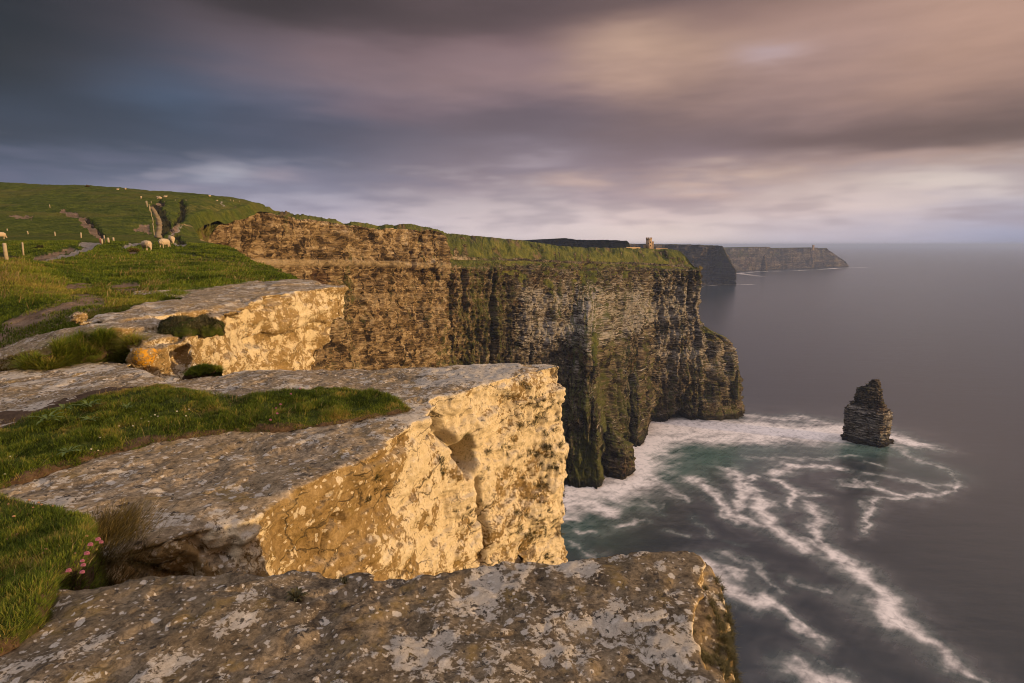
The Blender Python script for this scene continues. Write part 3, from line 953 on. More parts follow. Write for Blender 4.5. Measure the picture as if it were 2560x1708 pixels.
# wrap round the point: further columns run back along the hidden western side
nbk = 46
tail = []
top_i = nb + n_rt + n_cr - 1
for j in range(1, nbk + 1):
    q = G[:, -1].copy()
    s_ = j / nbk
    zfrac = np.clip(q[:, 2] / 174.0, 0, 1.15)
    # the lower spur reaches further out than the top corner
    reach = 42.0 * (1 - smooth(q[:, 2], 84, 116)) * smooth(s_, 0.0, 0.42) + 3.5 * smooth(s_, 0, 0.2) * (1 - zfrac)
    back = 8 * smooth(s_, 0, 0.3) + 240 * max(0, s_ - 0.32) ** 1.3
    q[:, 0] += reach * (1.0 + 0.26 * np.clip(1 - q[:, 2] / 95.0, 0, 1)) - 0.10 * back
    q[:, 1] += back - 4.0 * smooth(s_, 0, 0.3) * (q[:, 2] < 100)
    tail.append(q)
G = np.concatenate([G, np.stack(tail, 1)], 1)
nr, nc = G.shape[:2]
pxc = np.concatenate([pxs, np.full(nbk, 1748.0) + np.arange(1, nbk + 1)])
# strata coordinate: height relative to the dipping band
zb_c = np.concatenate([zbed, np.full(nbk, zbed[-1])])
mid = G[nb // 2, :, :2]
_du = lambda r_: np.minimum(np.linalg.norm(np.diff(G[r_, :, :2], axis=0), axis=1), 6.0)
ulen = np.concatenate([[0], np.cumsum(np.where(np.arange(nc - 1) >= len(pxs) - 2, np.maximum(_du(nb - 1), _du(30)), _du(nb - 1) * 0.75 + 0.15))])
UU = np.broadcast_to(ulen, (nr, nc)).copy()
SS = G[:, :, 2] - zb_c[None, :]
isl = np.arange(nr)
# outward direction (horizontal) from a smoothed normal
N = grid_normals(G)
for _ in range(2):
    N[:, 2:-2] = (N[:, 2:-2] * 2 + N[:, :-4] + N[:, 4:]) / 4
if N[60, 300, 1] > 0:
    N = -N
N /= np.linalg.norm(N, axis=-1, keepdims=True) + 1e-9
u, s = UU.ravel(), SS.ravel()
zz = G[:, :, 2].ravel()
rock = np.ones(nr)
rock[nb + n_rt:] = 0.0
cliffness = np.broadcast_to(rock[:, None], (nr, nc)).ravel().copy()
z0 = np.zeros_like(u)
col1 = fbm(np.stack([u / 26, s / 150, z0], -1), 3, seed=11)
col2 = fbm(np.stack([u / 8.0, s / 60, z0 + 3], -1), 4, seed=12)
col3 = fbm(np.stack([u / 2.6, s / 24, z0 + 6], -1), 3, seed=13)
strat = fbm(np.stack([u / 90, s / 5.0, z0], -1), 3, gain=0.6, seed=14)
strat2 = fbm(np.stack([u / 30, s / 1.6, z0], -1), 2, seed=15)
blk = fbm(np.stack([u / 9, s / 9, z0], -1), 4, seed=16)
crag = fbm(np.stack([u / 17, s / 14, z0 + 9], -1), 5, 0.55, seed=19)
b1 = fbm(np.stack([u / 20, s / 34, z0 + 5], -1), 3, seed=23)
b2 = fbm(np.stack([u / 7.5, s / 11, z0 + 7], -1), 3, seed=24)
ridge = -np.abs(col2) * 1.4 + 0.3
disp = 2.6 * col1 + 1.5 * ridge + 0.5 * col3 + 0.7 * strat + 0.30 * strat2 + 1.7 * crag
disp += 2.6 * terr(b1 * 3.2, 0.4, 0.6) / 3.2 * 2.0 + 2.0 * terr(b2 * 2.6, 0.4, 0.6) / 2.6 * 1.6
# stepped ledges: terraces every few metres
stp = s / 7.5 + 0.9 * blk + 0.5 * b1
disp += 1.9 * (terr(-stp, 0.44, 0.56) + stp)
stq = s / 2.9 + 0.4 * blk
disp += 0.6 * (terr(-stq, 0.4, 0.6) + stq)
pxg = np.broadcast_to(pxc, (nr, nc)).ravel()
leftw = 1 - smooth(pxg, 640, 1000)
pil = fbm(np.stack([u / 6.5, s / 120, z0 + 12], -1), 3, seed=25)
loww = smooth(pxg, 1380, 1480) * (1 - smooth(zz, 95, 140))
disp += loww * (3.2 * terr(pil * 2.2, 0.35, 0.65) / 2.2 - 1.8 * np.abs(pil))
disp *= (1 - 0.35 * leftw) * (0.25 + 0.75 * smooth(pxg, 500, 570))
# clefts
for c_px, wd, dp, zlo, zhi, lean in [(1237, 4.5, 7, 82, 176, 9), (1163, 3.2, 5, 150, 180, 4), (1128, 4, 4, 60, 170, 5), (1418, 5, 7, -5, 112, 3), (1330, 3, 3, 40, 120, 4), (1585, 3.5, 5, -5, 70, 2), (1548, 3, 4, 40, 120, 3),
                                     (1655, 3, 2.5, 20, 150, 2), (1700, 2.6, 3, 20, 120, 2), (880, 3, 4, 188, 205, 2), (918, 2.4, 3, 188, 206, 2), (996, 3, 4, 186, 200, 2), (1034, 3, 4, 186, 200, 2), (1726, 4, 4, 130, 175, 2)]:
    cc = c_px - lean * (zhi - zz) / max(zhi - zlo, 1)
    g_ = np.exp(-((pxg - cc) / wd) ** 2) * smooth(zz, zlo - 4, zlo + 6) * (1 - smooth(zz, zhi - 6, zhi + 3))
    disp -= dp * g_
cave = np.exp(-((pxg - 1703) / 20) ** 4) * (1 - smooth(zz + 0.010 * (pxg - 1703) ** 2, 7, 12))
disp -= 14 * cave
# the pale band stands proud on the left
bandm = np.exp(-((s - 1.2) / 1.8) ** 4)
disp += 1.3 * bandm * (1 - smooth(pxg, 1000, 1280))
gul = fbm(np.stack([(u + 0.7 * s) / 17, s / 26, z0], -1), 5, 0.55, seed=17)
alc = smooth(fbm(np.stack([u / 7, s / 30, z0 + 2], -1), 3, seed=26), 0.02, 0.16)
disp -= 2.8 * alc * smooth(s, -13, -8) * (1 - smooth(s, -2.2, -0.8)) * (1 - smooth(pxg, 1080, 1200))
slope_d = 2.2 * gul - 2.2 * np.abs(gul) + 0.6 * fbm(np.stack([u / 3, s / 5, z0], -1), 3, seed=18)
topw = smooth(np.broadcast_to(isl[:, None], (nr, nc)).ravel(), top_i - 6, top_i + 1)
disp = np.where(cliffness > 0.5, disp, slope_d * (1 - topw) + 0.35 * slope_d * topw)
fade = np.minimum(1, np.abs(np.broadcast_to(isl[:, None], (nr, nc)).ravel() - (nb + n_rt)) / 10.0)
disp *= 0.45 + 0.55 * fade
H = N.reshape(-1, 3).copy()
H[:, 2] *= np.where(cliffness > 0.5, 0.15, 1.0)
GV = G.reshape(-1, 3) + H * disp[:, None]
GV = GV.reshape(nr, nc, 3)
# masks
rowi = np.broadcast_to(isl[:, None], (nr, nc)).ravel()
grass = np.where(rowi > nb + n_rt + 3, 0.95, 0.0)
rtm = (rowi >= nb) & (rowi <= nb + n_rt)
right = smooth(pxg, 1105, 1135)
grass = np.where(rtm, right * (0.15 + 0.6 * (rowi - nb) / n_rt), grass)
# turf hangs lower in tongues on the right
ton = fbm(np.stack([u / 16, z0, z0], -1), 3, seed=21)
ton2 = fbm(np.stack([(u + 0.35 * s) / 9, s / 60, z0 + 4], -1), 3, seed=27)
grass = np.where((rowi < nb) & (s > -26), right * np.clip(0.50 + 0.6 * ton + 0.5 * ton2 + s * 0.030, 0, 0.75), grass)
patch = 0.45 * fbm(np.stack([u / 30, s / 16, z0], -1), 3, seed=22)
grass = np.where((rowi > nb + n_rt) & (rowi < top_i - 8), grass - right * np.clip(patch + 0.5 * ton2 + 0.14, 0, 0.75), grass)
gx = np.exp(-((pxg - 1490) / 16) ** 2 - ((zz - 108) / 14) ** 2)
grass = np.maximum(grass, 0.9 * gx)
spur = smooth(pxg, 1750, 1756) * smooth(zz, 76, 92) * (1 - smooth(zz, 108, 122))
grass = np.maximum(grass, 0.62 * spur)
left_hill = (1 - smooth(pxg + 8 * ton, 515, 560))
grass = np.where(rowi > nb + 4, np.maximum(grass, left_hill * 0.95), grass)
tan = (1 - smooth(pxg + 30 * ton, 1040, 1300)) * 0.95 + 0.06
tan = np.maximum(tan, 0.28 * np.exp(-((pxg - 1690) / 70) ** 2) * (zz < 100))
white = smooth(pxg, 1265, 1310) * np.exp(-((s + 40) / 34) ** 4) * 0.85
white = np.maximum(white, 0.75 * smooth(pxg, 1600, 1660) * np.exp(-((s + 70) / 60) ** 4))
white = np.maximum(white, 0.28 * smooth(pxg, 1380, 1450))
white = np.maximum(white, 1.0 * np.exp(-((s + 48 + (pxg - 1560) * 0.055 * -1) / 5.0) ** 2) * smooth(pxg, 1440, 1480) * (1 - smooth(pxg, 1640, 1680)))
white = np.where(s > -3, 0, white)
moss = np.interp(pxg, [440, 700, 870, 900, 1040, 1090, 1200, 1260, 1300, 1420, 1500, 1640, 1748], [.2, .35, .5, .42, .4, .65, .9, .75, .35, .55, .75, .5, .55])
moss = moss * np.interp(zz, [0, 40, 90, 150, 200], [1.0, .9, .7, .7, .5])
moss = np.maximum(moss, 0.9 * np.exp(-((pxg - 1460) / 50) ** 2) * (1 - smooth(zz, 30, 70)))
moss = np.maximum(moss, 0.75 * np.exp(-((pxg - 872) / 26) ** 2 - ((s + 18) / 24) ** 2))
moss = np.maximum(moss, 0.6 * np.exp(-((pxg - 715) / 12) ** 2 - ((s - 28) / 20) ** 2))
band = np.exp(-((s - 1.0) / 1.9) ** 6) * (1 - smooth(pxg, 1100, 1260))
band = np.maximum(band, 0.30 * np.exp(-((s + 21) / 1.6) ** 4) * (1 - smooth(pxg, 1150, 1250)))
band = np.where(left_hill > 0.5, 0, band)
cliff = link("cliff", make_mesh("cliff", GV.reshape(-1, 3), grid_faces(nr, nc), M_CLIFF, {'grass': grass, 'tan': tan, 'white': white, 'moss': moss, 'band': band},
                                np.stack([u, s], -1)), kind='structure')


# ------------------------------------------------------------------ free-standing rock: stacks
def rock_tower(name, outline, depth, thick, seed, label, cat, px_scale=1.0, rows_n=150, cols_n=220, moss_amt=0.5, white_amt=0.4, facet=0.15):
    """a stack lofted from its two edges (photo pixels of the left and right outline), four-sided in plan"""
    outline = sorted(outline, key=lambda q: q[0])          # (z, left x, right x) in metres relative to the stack's axis
    zs = np.linspace(outline[0][0], outline[-1][0], rows_n)
    lx = np.interp(zs, [q[0] for q in outline], [q[1] for q in outline])
    rx = np.interp(zs, [q[0] for q in outline], [q[2] for q in outline])
    th = np.linspace(0, 2 * math.pi, cols_n)
    cx_ = (lx + rx) / 2
    hw = (rx - lx) / 2
    # plan: a rhomb with a corner towards the viewer
    e = 1.35
    r = (np.abs(np.cos(th)) ** e + np.abs(np.sin(th)) ** e) ** (-1 / e)
    X = cx_[:, None] + hw[:, None] * (r * np.cos(th))[None, :]
    Y = (hw * thick)[:, None] * (r * np.sin(th))[None, :]
    # corner pushed to the right of the middle
    X = X + (0.22 * hw)[:, None] * (np.clip(-np.sin(th), 0, 1) ** 2 * (1 - np.abs(np.cos(th))))[None, :]
    Z = np.broadcast_to(zs[:, None], X.shape)
    G_ = np.stack([X, Y, Z], -1)
    n_ = np.stack([np.broadcast_to(np.cos(th), X.shape), np.broadcast_to(np.sin(th), X.shape), 0 * X], -1)
    p_ = G_.reshape(-1, 3)
    zt = p_[:, 2] + 0.12 * p_[:, 0]
    sc_ = hw.max() / 20
    d_ = sc_ * (1.6 * fbm(p_ * [.10 / sc_, .10 / sc_, .03 / sc_], 4, seed=seed) + 0.9 * fbm(np.stack([p_[:, 0] * .03 / sc_, p_[:, 1] * .03 / sc_, zt * .55 / sc_], -1), 3, 0.6, seed=seed + 1)
                + 0.8 * fbm(p_ * (.4 / sc_), 3, seed=seed + 2))
    d_ += sc_ * 2.4 * (terr(2.2 * fbm(np.stack([p_[:, 0] * .06 / sc_, p_[:, 1] * .06 / sc_, zt * .10 / sc_], -1), 3, seed=seed + 7)) / 1.4)
    stp_ = zt / (3.2 * sc_) + 0.5 * fbm(p_ * (.06 / sc_), 2, seed=seed + 3)
    d_ += sc_ * 1.0 * (terr(-stp_, 0.4, 0.6) + stp_)
    v = p_ + n_.reshape(-1, 3) * d_[:, None]
    rows_ = np.broadcast_to(np.arange(rows_n)[:, None], X.shape).ravel()
    v[:, 2] += np.where(rows_ == rows_n - 1, sc_ * 0.8 * fbm(p_ * .5, 2, seed=seed + 5), 0)
    # close the top
    top_c = v[rows_ == rows_n - 1].mean(0)
    v = np.concatenate([v, np.broadcast_to(top_c, (cols_n, 3))])
    nz_ = len(v) // cols_n
    a = {'grass': np.zeros(len(v)), 'tan': np.full(len(v), 0.02), 'white': np.full(len(v), white_amt), 'moss': np.full(len(v), moss_amt) * np.clip(0.4 + v[:, 2] / zs.max(), 0, 1), 'band': np.zeros(len(v))}
    arc = np.broadcast_to(th * hw.mean(), X.shape).ravel()
    arc = np.concatenate([arc, arc[:cols_n]])
    uv_ = np.stack([arc, v[:, 2] + 0.12 * v[:, 0]], -1)
    me = make_mesh(name, v, grid_faces(nz_, cols_n), M_CLIFF, a, uv_)
    o = link(name, me, label=label, cat=cat)
    o.location = depth
    return o


def px_outline(d, ax, pts):
    """photo outline (y, left x, right x) -> metres above the sea, left, right of the axis pixel ax at depth d"""
    out = []
    for py, l, r in pts:
        a, b_ = P(l, py, d), P(r, py, d)
        c = P(ax, py, d)
        out.append((a[2], a[0] - P(ax, 1050, d)[0], b_[0] - P(ax, 1050, d)[0]))
    return out


z3 = lambda a, b_: (1200 + a * .43365, 560 + b_ * .43365)
bt_pts = [(z3(0, y)[1], z3(l, 0)[0], z3(r, 0)[0]) for y, l, r in [
    (1500, 700, 892), (1470, 712, 885), (1400, 716, 903), (1330, 722, 900), (1290, 724, 884), (1250, 728, 840), (1210, 732, 800), (1180, 736, 770), (1168, 742, 754)]]
D_B = 468.0
ol = px_outline(D_B, 1546, bt_pts)
bp = P(1546, 1130, D_B)
x_off = P(1546, 1050, D_B)[0]
rock_tower("sea_stack", ol, (x_off, D_B + 9, 0), 0.9, 41, "small leaning rock stack leaning at the cliff foot beside white surf", "sea stack", rows_n=90, cols_n=150, moss_amt=0.6, white_amt=0.15)
# slim pinnacle on the seaward edge of the main headland
pn_pts = [(z3(0, y)[1], z3(l, 0)[0], z3(r, 0)[0]) for y, l, r in [(1010, 1478, 1508), (960, 1480, 1506), (900, 1482, 1503), (880, 1486, 1503), (860, 1488, 1506), (848, 1492, 1509), (842, 1496, 1502)]]
D_P = 640.0
ol = px_outline(D_P, 1848, [(a, b_ - 6, c - 5) for a, b_, c in pn_pts])
rock_tower("rock_pinnacle", ol, (P(1848, 1050, D_P)[0], D_P, 0), 0.9, 51, "thin rock pinnacle jutting from the seaward cliff edge of the headland", "rock pinnacle", rows_n=60, cols_n=60, moss_amt=0.6, white_amt=0.1)


# ------------------------------------------------------------------ distant headlands
def far_head(name, top, base, d_of, seed, grass_lo, tail_dir=(0.25, 1.0), green=0.3):
    """top/base: photo outlines [(px, py)]; d_of: depth along px"""
    px_ = np.arange(top[0][0], top[-1][0] + 0.01, 1.0)
    tp = np.interp(px_, [q[0] for q in top], [q[1] for q in top])
    dd = np.interp(px_, [q[0] for q in d_of], [q[1] for q in d_of])
    tp = tp + 1.1 * fbm(np.stack([px_ / 9, 0 * px_, 0 * px_ + seed], -1), 4, 0.6)
    pt = P(px_, tp, dd)
    n_ = 70
    rows_ = []
    db = np.interp(px_, [q[0] for q in base], [q[1] for q in base])
    pb = PZ(px_, db, -EZ)
    pb[:, 2] = -2
    for t_ in np.linspace(0, 1, n_):
        q = pb + (pt - pb) * t_
        g_ = t_ ** 0.8
        q[:, :2] = pb[:, :2] + (pt - pb)[:, :2] * (g_ ** 1.4)
        rows_.append(q)
    for t_ in (20, 60, 160, 400, 900):
        q = pt.copy()
        q[:, 1] += t_ * 0.9
        q[:, 0] -= t_ * 0.5
        q[:, 2] -= t_ * 0.02
        rows_.append(q)
    G_ = np.array(rows_)
    # wrap behind the point
    ext = []
    for j in range(1, 14):
        q = G_[:, -1].copy()
        q[:, 1] += 60 * j
        q[:, 0] -= 3 * j * j
        ext.append(q)
    G_ = np.concatenate([G_, np.stack(ext, 1)], 1)
    a_, b_ = G_.shape[:2]
    N_ = grid_normals(G_)
    if N_[20, 20, 1] > 0:
        N_ = -N_
    ul = np.concatenate([[0], np.cumsum(np.linalg.norm(np.diff(G_[n_ // 2, :, :2], axis=0), axis=1))])
    U_ = np.broadcast_to(ul, (a_, b_)).ravel()
    Z_ = G_[:, :, 2].ravel()
    zc = np.zeros_like(U_)
    d_ = 30 * fbm(np.stack([U_ / 150, Z_ / 400, zc], -1), 4, seed=seed) + 22 * -np.abs(fbm(np.stack([U_ / 60, Z_ / 160, zc], -1), 3, seed=seed + 1)) + 7 * fbm(np.stack([U_ / 90, Z_ / 18, zc], -1), 3, seed=seed + 2)
    rr = np.broadcast_to(np.arange(a_)[:, None], (a_, b_)).ravel()
    d_ *= np.clip((n_ - rr) / 5.0, 0, 1)
    Nh = N_.reshape(-1, 3).copy()
    Nh[:, 2] = 0
    v = G_.reshape(-1, 3) + Nh * d_[:, None]
    gr = np.where(rr >= n_ - 1, 0.9, 0.0)
    gr = np.maximum(gr, green * np.exp(-((Z_ - grass_lo) / 35) ** 2) + 0.25 * fbm(np.stack([U_ / 160, Z_ / 60, zc], -1), 3, seed=seed + 4))
    at = {'grass': gr, 'tan': np.full(len(v), 0.12), 'white': np.full(len(v), 0.05), 'moss': np.full(len(v), 0.15), 'band': zc}
    return link(name, make_mesh(name, v, grid_faces(a_, b_), M_FARCLIFF, at, np.stack([U_ * 0.35, Z_ * 0.5], -1)), kind='structure')


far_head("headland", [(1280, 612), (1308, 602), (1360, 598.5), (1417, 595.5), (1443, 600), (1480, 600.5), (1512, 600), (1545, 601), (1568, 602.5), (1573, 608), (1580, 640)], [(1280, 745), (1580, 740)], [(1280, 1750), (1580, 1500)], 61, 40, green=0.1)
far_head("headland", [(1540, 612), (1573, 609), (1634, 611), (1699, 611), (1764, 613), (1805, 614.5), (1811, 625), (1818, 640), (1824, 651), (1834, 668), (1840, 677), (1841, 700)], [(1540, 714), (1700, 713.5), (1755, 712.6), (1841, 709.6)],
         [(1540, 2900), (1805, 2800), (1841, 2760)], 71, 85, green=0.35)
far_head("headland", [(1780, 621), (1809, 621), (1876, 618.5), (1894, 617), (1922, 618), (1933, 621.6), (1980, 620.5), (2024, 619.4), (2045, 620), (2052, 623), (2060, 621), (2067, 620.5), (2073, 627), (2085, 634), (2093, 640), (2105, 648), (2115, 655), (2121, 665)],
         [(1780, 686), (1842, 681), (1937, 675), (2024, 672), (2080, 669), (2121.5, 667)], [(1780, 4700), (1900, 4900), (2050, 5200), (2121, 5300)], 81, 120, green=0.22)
fs = [(638, 1910, 1913), (645, 1907, 1914), (655, 1905, 1915), (665, 1903, 1917), (678, 1901, 1918)]
ol = [(P(1910, py, 4300)[2], P(l, py, 4300)[0] - P(1910, 660, 4300)[0], P(r, py, 4300)[0] - P(1910, 660, 4300)[0]) for py, l, r in fs]
ol = [(max(a, -2), b_, c) for a, b_, c in ol]
fst = rock_tower("sea_stack", ol, (P(1910, 660, 4300)[0], 4300, 0), 0.9, 91, "hazy dark stack standing before the farthest headland", "sea stack", rows_n=40, cols_n=40, moss_amt=0.2, white_amt=0.0)


# ------------------------------------------------------------------ pasture hill and near ground
LAND_CP = [  # photo x, y, depth
    # hollow under the rock shelves nearest the camera (covered by the ledges)
    (-900, 1400, 3.6), (-900, 960, 7.5), (-300, 965, 7.5), (0, 945, 8.2), (300, 905, 9.6), (600, 800, 13), (800, 760, 18), (-900, 880, 9.5), (0, 875, 9.3),
    # grass above the shelves
    (-300, 870, 9.4), (40, 862, 9.6), (200, 800, 10.2), (260, 785, 10.8), (330, 770, 11.6), (400, 756, 12.6), (460, 742, 13.6), (480, 725, 15), (560, 710, 17.5), (700, 694, 20), (740, 692, 22),
    (60, 760, 12), (200, 742, 14), (300, 725, 16), (400, 708, 18), (0, 700, 15), (0, 660, 20), (70, 655, 22), (200, 686, 22), (330, 702, 19),
    (-300, 655, 22), (-900, 660, 22), (0, 652, 30), (-300, 652, 34), (60, 648, 36), (-600, 650, 40), (17, 648, 43),
    (120, 655, 33), (180, 640, 42), (230, 620, 55), (300, 650, 34), (400, 655, 32), (500, 660, 31), (600, 668, 31), (660, 682, 26), (700, 688, 24),
    (350, 628, 50), (420, 625, 55), (300, 611, 60), (240, 604, 62), (380, 608, 62), (430, 610, 62), (480, 612, 58), (540, 625, 52), (600, 652, 42),
    (100, 625, 50), (0, 620, 58), (-300, 615, 62), (-900, 615, 62), (100, 606, 66), (0, 607, 70),
    (300, 608, 80), (430, 606, 85), (520, 612, 85), (150, 600, 85), (0, 598, 85), (-300, 600, 85),
    # hillside
    (-900, 540, 150), (-400, 545, 150), (0, 540, 150), (200, 560, 140), (300, 575, 125), (330, 560, 145), (400, 590, 125), (393, 585, 132), (440, 598, 130), (400, 550, 158), (470, 590, 160), (500, 600, 165),
    (450, 565, 165), (510, 560, 192), (540, 575, 205), (547, 568, 215), (570, 556, 232), (600, 544, 246),
    (0, 500, 200), (200, 500, 205), (380, 512, 196), (370, 500, 214), (470, 520, 210), (530, 530, 215), (560, 530, 235), (600, 520, 256), (632, 512, 275),
    (-900, 442, 270), (-400, 450, 262), (0, 460, 255), (110, 462.5, 258), (218, 467, 258), (314, 475, 255), (444, 483.6, 256), (518, 489.5, 258), (570, 497, 264), (607, 503, 272), (632, 507.5, 285), (661, 515, 296),
    (-900, 446, 340), (-400, 456, 340), (0, 466, 330), (218, 474, 330), (444, 491, 330), (518, 497, 320), (607, 511, 330), (661, 524, 340),
    (-900, 470, 520), (0, 500, 520), (444, 520, 520), (661, 545, 520),
]
cpt = np.array(LAND_CP)
fx = np.stack([cpt[:, 0] / 260.0, np.log(cpt[:, 2]) * 2.6], -1)
D = np.linalg.norm(fx[:, None] - fx[None], axis=-1)
K = D * 1.0
n_c = len(fx)
A_ = np.zeros((n_c + 3, n_c + 3))
A_[:n_c, :n_c] = K + 0.004 * np.eye(n_c)
A_[:n_c, n_c] = 1
A_[:n_c, n_c + 1:] = fx
A_[n_c:, :n_c] = A_[:n_c, n_c:].T
sol = np.linalg.solve(A_, np.concatenate([cpt[:, 1], np.zeros(3)]))


def land_py(px, d):
    q = np.stack([np.ravel(px) / 260.0, np.log(np.ravel(d)) * 2.6], -1)
    out = np.empty(len(q))
    for i in range(0, len(q), 20000):
        b_ = q[i:i + 20000]
        r = np.linalg.norm(b_[:, None] - fx[None], axis=-1)
        out[i:i + 20000] = r @ sol[:n_c] + sol[n_c] + b_ @ sol[n_c + 1:]
    return out.reshape(np.shape(px))


nd, ncx = 520, 430
ds = np.geomspace(6.5, 520, nd)
pxmax = np.interp(ds, [6.5, 8, 9, 11, 13, 16, 19, 22, 25, 30, 40, 50, 60, 75, 95, 120, 150, 185, 202, 234, 264, 285, 300, 520],
                  [250, 330, 430, 500, 600, 690, 735, 745, 725, 700, 640, 605, 575, 560, 545, 530, 500, 455, 474, 549, 603, 633, 646, 680])
pxmax = smooth1(pxmax, 11)
cfr = np.linspace(0, 1, ncx) ** 0.55
lp = -900 + (pxmax[:, None] + 900) * cfr[None, :]
ld = np.broadcast_to(ds[:, None], lp.shape).copy()
lpy = land_py(lp, ld)
LG = P(lp, lpy, ld)
# tussocks and hummocks
flat = LG.reshape(-1, 3)
h_ = 0.10 * fbm(flat * [0.5, 0.5, 0], 4, seed=101) * smooth(flat[:, 1], 8, 20) + (0.8 * fbm(flat * [0.06, 0.06, 0], 5, 0.55, seed=102)) * smooth(flat[:, 1], 70, 130)
h_ += 0.05 * fbm(flat * [2.2, 2.2, 0], 3, seed=103) * smooth(flat[:, 1], 8, 12)
flat[:, 2] += h_
# banks: soft edge then a drop over the rim
LG = flat.reshape(nd, ncx, 3)
sk = []
for j, (dx_, dz_) in enumerate([(0.004, 0.004), (0.008, 0.014), (0.010, 0.035), (0.012, 0.09), (0.014, 0.2), (0.02, 0.45)]):
    q = LG[:, -1].copy()
    q[:, 0] += dx_ * ds
    q[:, 2] -= dz_ * np.minimum(ds, np.where(ds > 150, 10, 60))
    sk.append(q)
LGx = np.concatenate([LG, np.stack(sk, 1)], 1)
lpx = np.concatenate([lp, np.repeat(lp[:, -1:], 6, 1)], 1)
lpyx = np.concatenate([lpy, np.repeat(lpy[:, -1:], 6, 1)], 1)
ldx = np.broadcast_to(ds[:, None], lpx.shape)


_r3 = np.stack([lpx.ravel() / 11, lpyx.ravel() / 7, 0 * lpx.ravel()], -1)
wob_x = 7.0 * fbm(_r3, 4, 0.6, seed=141).reshape(lpx.shape)
wob_y = 3.6 * fbm(_r3, 4, 0.6, seed=142).reshape(lpx.shape)
mx_, my_ = lpx + wob_x, lpyx + wob_y


def mark(polys, soft=None):
    """paint a world-fixed patch: where ground that shows at these photo points carries something else than grass"""
    m_ = np.zeros(lpx.shape)
    for kind_, pts, r, st, dmin, dmax in polys:
        ok = (ldx >= dmin) & (ldx <= dmax)
        if kind_ == 'line':
            d_, _ = seg_dist(mx_, my_ * 2.0, [(a, b_ * 2.0) for a, b_ in pts])
            v = st * (1 - smooth(d_, r * 0.6, r * 1.5))
        else:
            ins = in_poly(mx_, my_, pts)
            d_, _ = seg_dist(mx_, my_ * 2.0, [(a, b_ * 2.0) for a, b_ in pts + pts[:1]])
            v = st * np.where(ins, smooth(d_, -3, r), 0)
        m_ = np.maximum(m_, np.where(ok, v, 0))
    return m_


soil_m = mark([
    ('line', [(20, 870), (70, 820), (130, 790), (175, 770), (215, 760)], 42, 1.0, 6, 18),
    ('poly', [(60, 900), (0, 860), (0, 800), (120, 760), (180, 765), (100, 850)], 20, 1.0, 6, 18),
    ('line', [(300, 723), (330, 718)], 22, 0.8, 10, 24), ('line', [(180, 718), (215, 716)], 16, 0.8, 12, 30),
    ('poly', [(198, 560), (225, 548), (245, 572), (256, 590), (254, 600), (238, 590)], 5, 1.0, 75, 260),
    ('line', [(160, 527), (180, 533), (210, 548), (240, 575), (252, 594)], 10, 0.9, 75, 260),
    ('poly', [(328, 575), (352, 562), (375, 563), (378, 583), (352, 582)], 4, 1.0, 75, 260),
    ('poly', [(420, 578), (425, 566), (450, 560), (448, 575), (432, 590)], 4, 1.0, 75, 260),
    ('poly', [(385, 520), (392, 506), (410, 500), (414, 512)], 3, 0.9, 75, 260),
    ('line', [(30, 545), (80, 545)], 6, 0.6, 75, 260), ('line', [(85, 645), (140, 632), (180, 620)], 9, 0.8, 30, 64),
    ('line', [(450, 634), (500, 642)], 7, 0.9, 30, 70), ('line', [(480, 640), (560, 655), (620, 660)], 6, 0.5, 25, 70),
    ('line', [(330, 628), (336, 636)], 9, 0.9, 30, 60), ('line', [(510, 560), (545, 565)], 7, 0.9, 120, 260),
])
path_m = mark([
    ('line', [(60, 660), (110, 652), (170, 638), (215, 622), (228, 611)], 12, 1.0, 25, 75), ('line', [(205, 608), (250, 607)], 10, 0.9, 45, 75),
    ('line', [(310, 617), (335, 609), (375, 607)], 9, 1.0, 45, 75), ('line', [(430, 606), (460, 612)], 8, 1.0, 45, 90),
    ('line', [(555, 505), (558, 512), (560, 517)], 3, 1.0, 120, 280), ('line', [(425, 588), (440, 578), (455, 565)], 5, 0.55, 90, 260),
])
dark_m = mark([
    ('line', [(452, 500), (458, 520), (456, 540), (445, 553), (438, 558)], 8, 1.0, 90, 280), ('line', [(384, 512), (402, 528), (408, 545), (406, 570), (402, 592)], 12, 0.85, 90, 260),
    ('line', [(418, 548), (424, 575)], 6, 1.0, 90, 260), ('line', [(400, 560), (405, 590)], 7, 0.8, 90, 260), ('line', [(470, 562), (500, 550), (540, 540)], 2.5, 0.9, 120, 260),
    ('line', [(400, 500), (408, 512)], 5, 0.9, 120, 260), ('line', [(215, 545), (245, 570), (258, 590)], 4, 0.8, 75, 260), ('line', [(438, 592), (452, 606)], 8, 0.8, 80, 260),
    ('poly', [(-60, 640), (0, 632), (60, 640), (60, 660), (-60, 660)], 10, 0.6, 28, 60),
])
dry_m = mark([
    ('poly', [(-200, 650), (40, 648), (130, 672), (200, 720), (330, 735), (470, 722), (470, 742), (220, 800), (120, 760), (0, 730), (-200, 730)], 30, 0.75, 8, 30),
    ('line', [(470, 625), (560, 650), (640, 665)], 10, 0.5, 25, 70), ('poly', [(430, 505), (600, 510), (560, 560), (470, 590)], 20, 0.45, 100, 290),
])
rimn = 5 * fbm(np.stack([lpx.ravel() / 14, lpyx.ravel() / 14, 0 * lpx.ravel()], -1), 4, seed=130).reshape(lpx.shape)
rock_e = ((lpyx > np.interp(lpx, [490, 500, 530, 547, 575, 600, 640, 661, 702], [612, 606, 585, 570, 556, 548, 540, 535, 541]) + rimn) & (ldx > 140) & (lpx > 488 + 2 * rimn)).astype(float)
rock_m = mark([('line', [(440, 560), (500, 562)], 10, 0.5, 120, 260)])
for m__ in (soil_m, path_m, dark_m, dry_m):
    m__[:, -6:] = 0
rock_m = np.maximum(rock_m, rock_e)
cr_ = LGx.reshape(-1, 3)
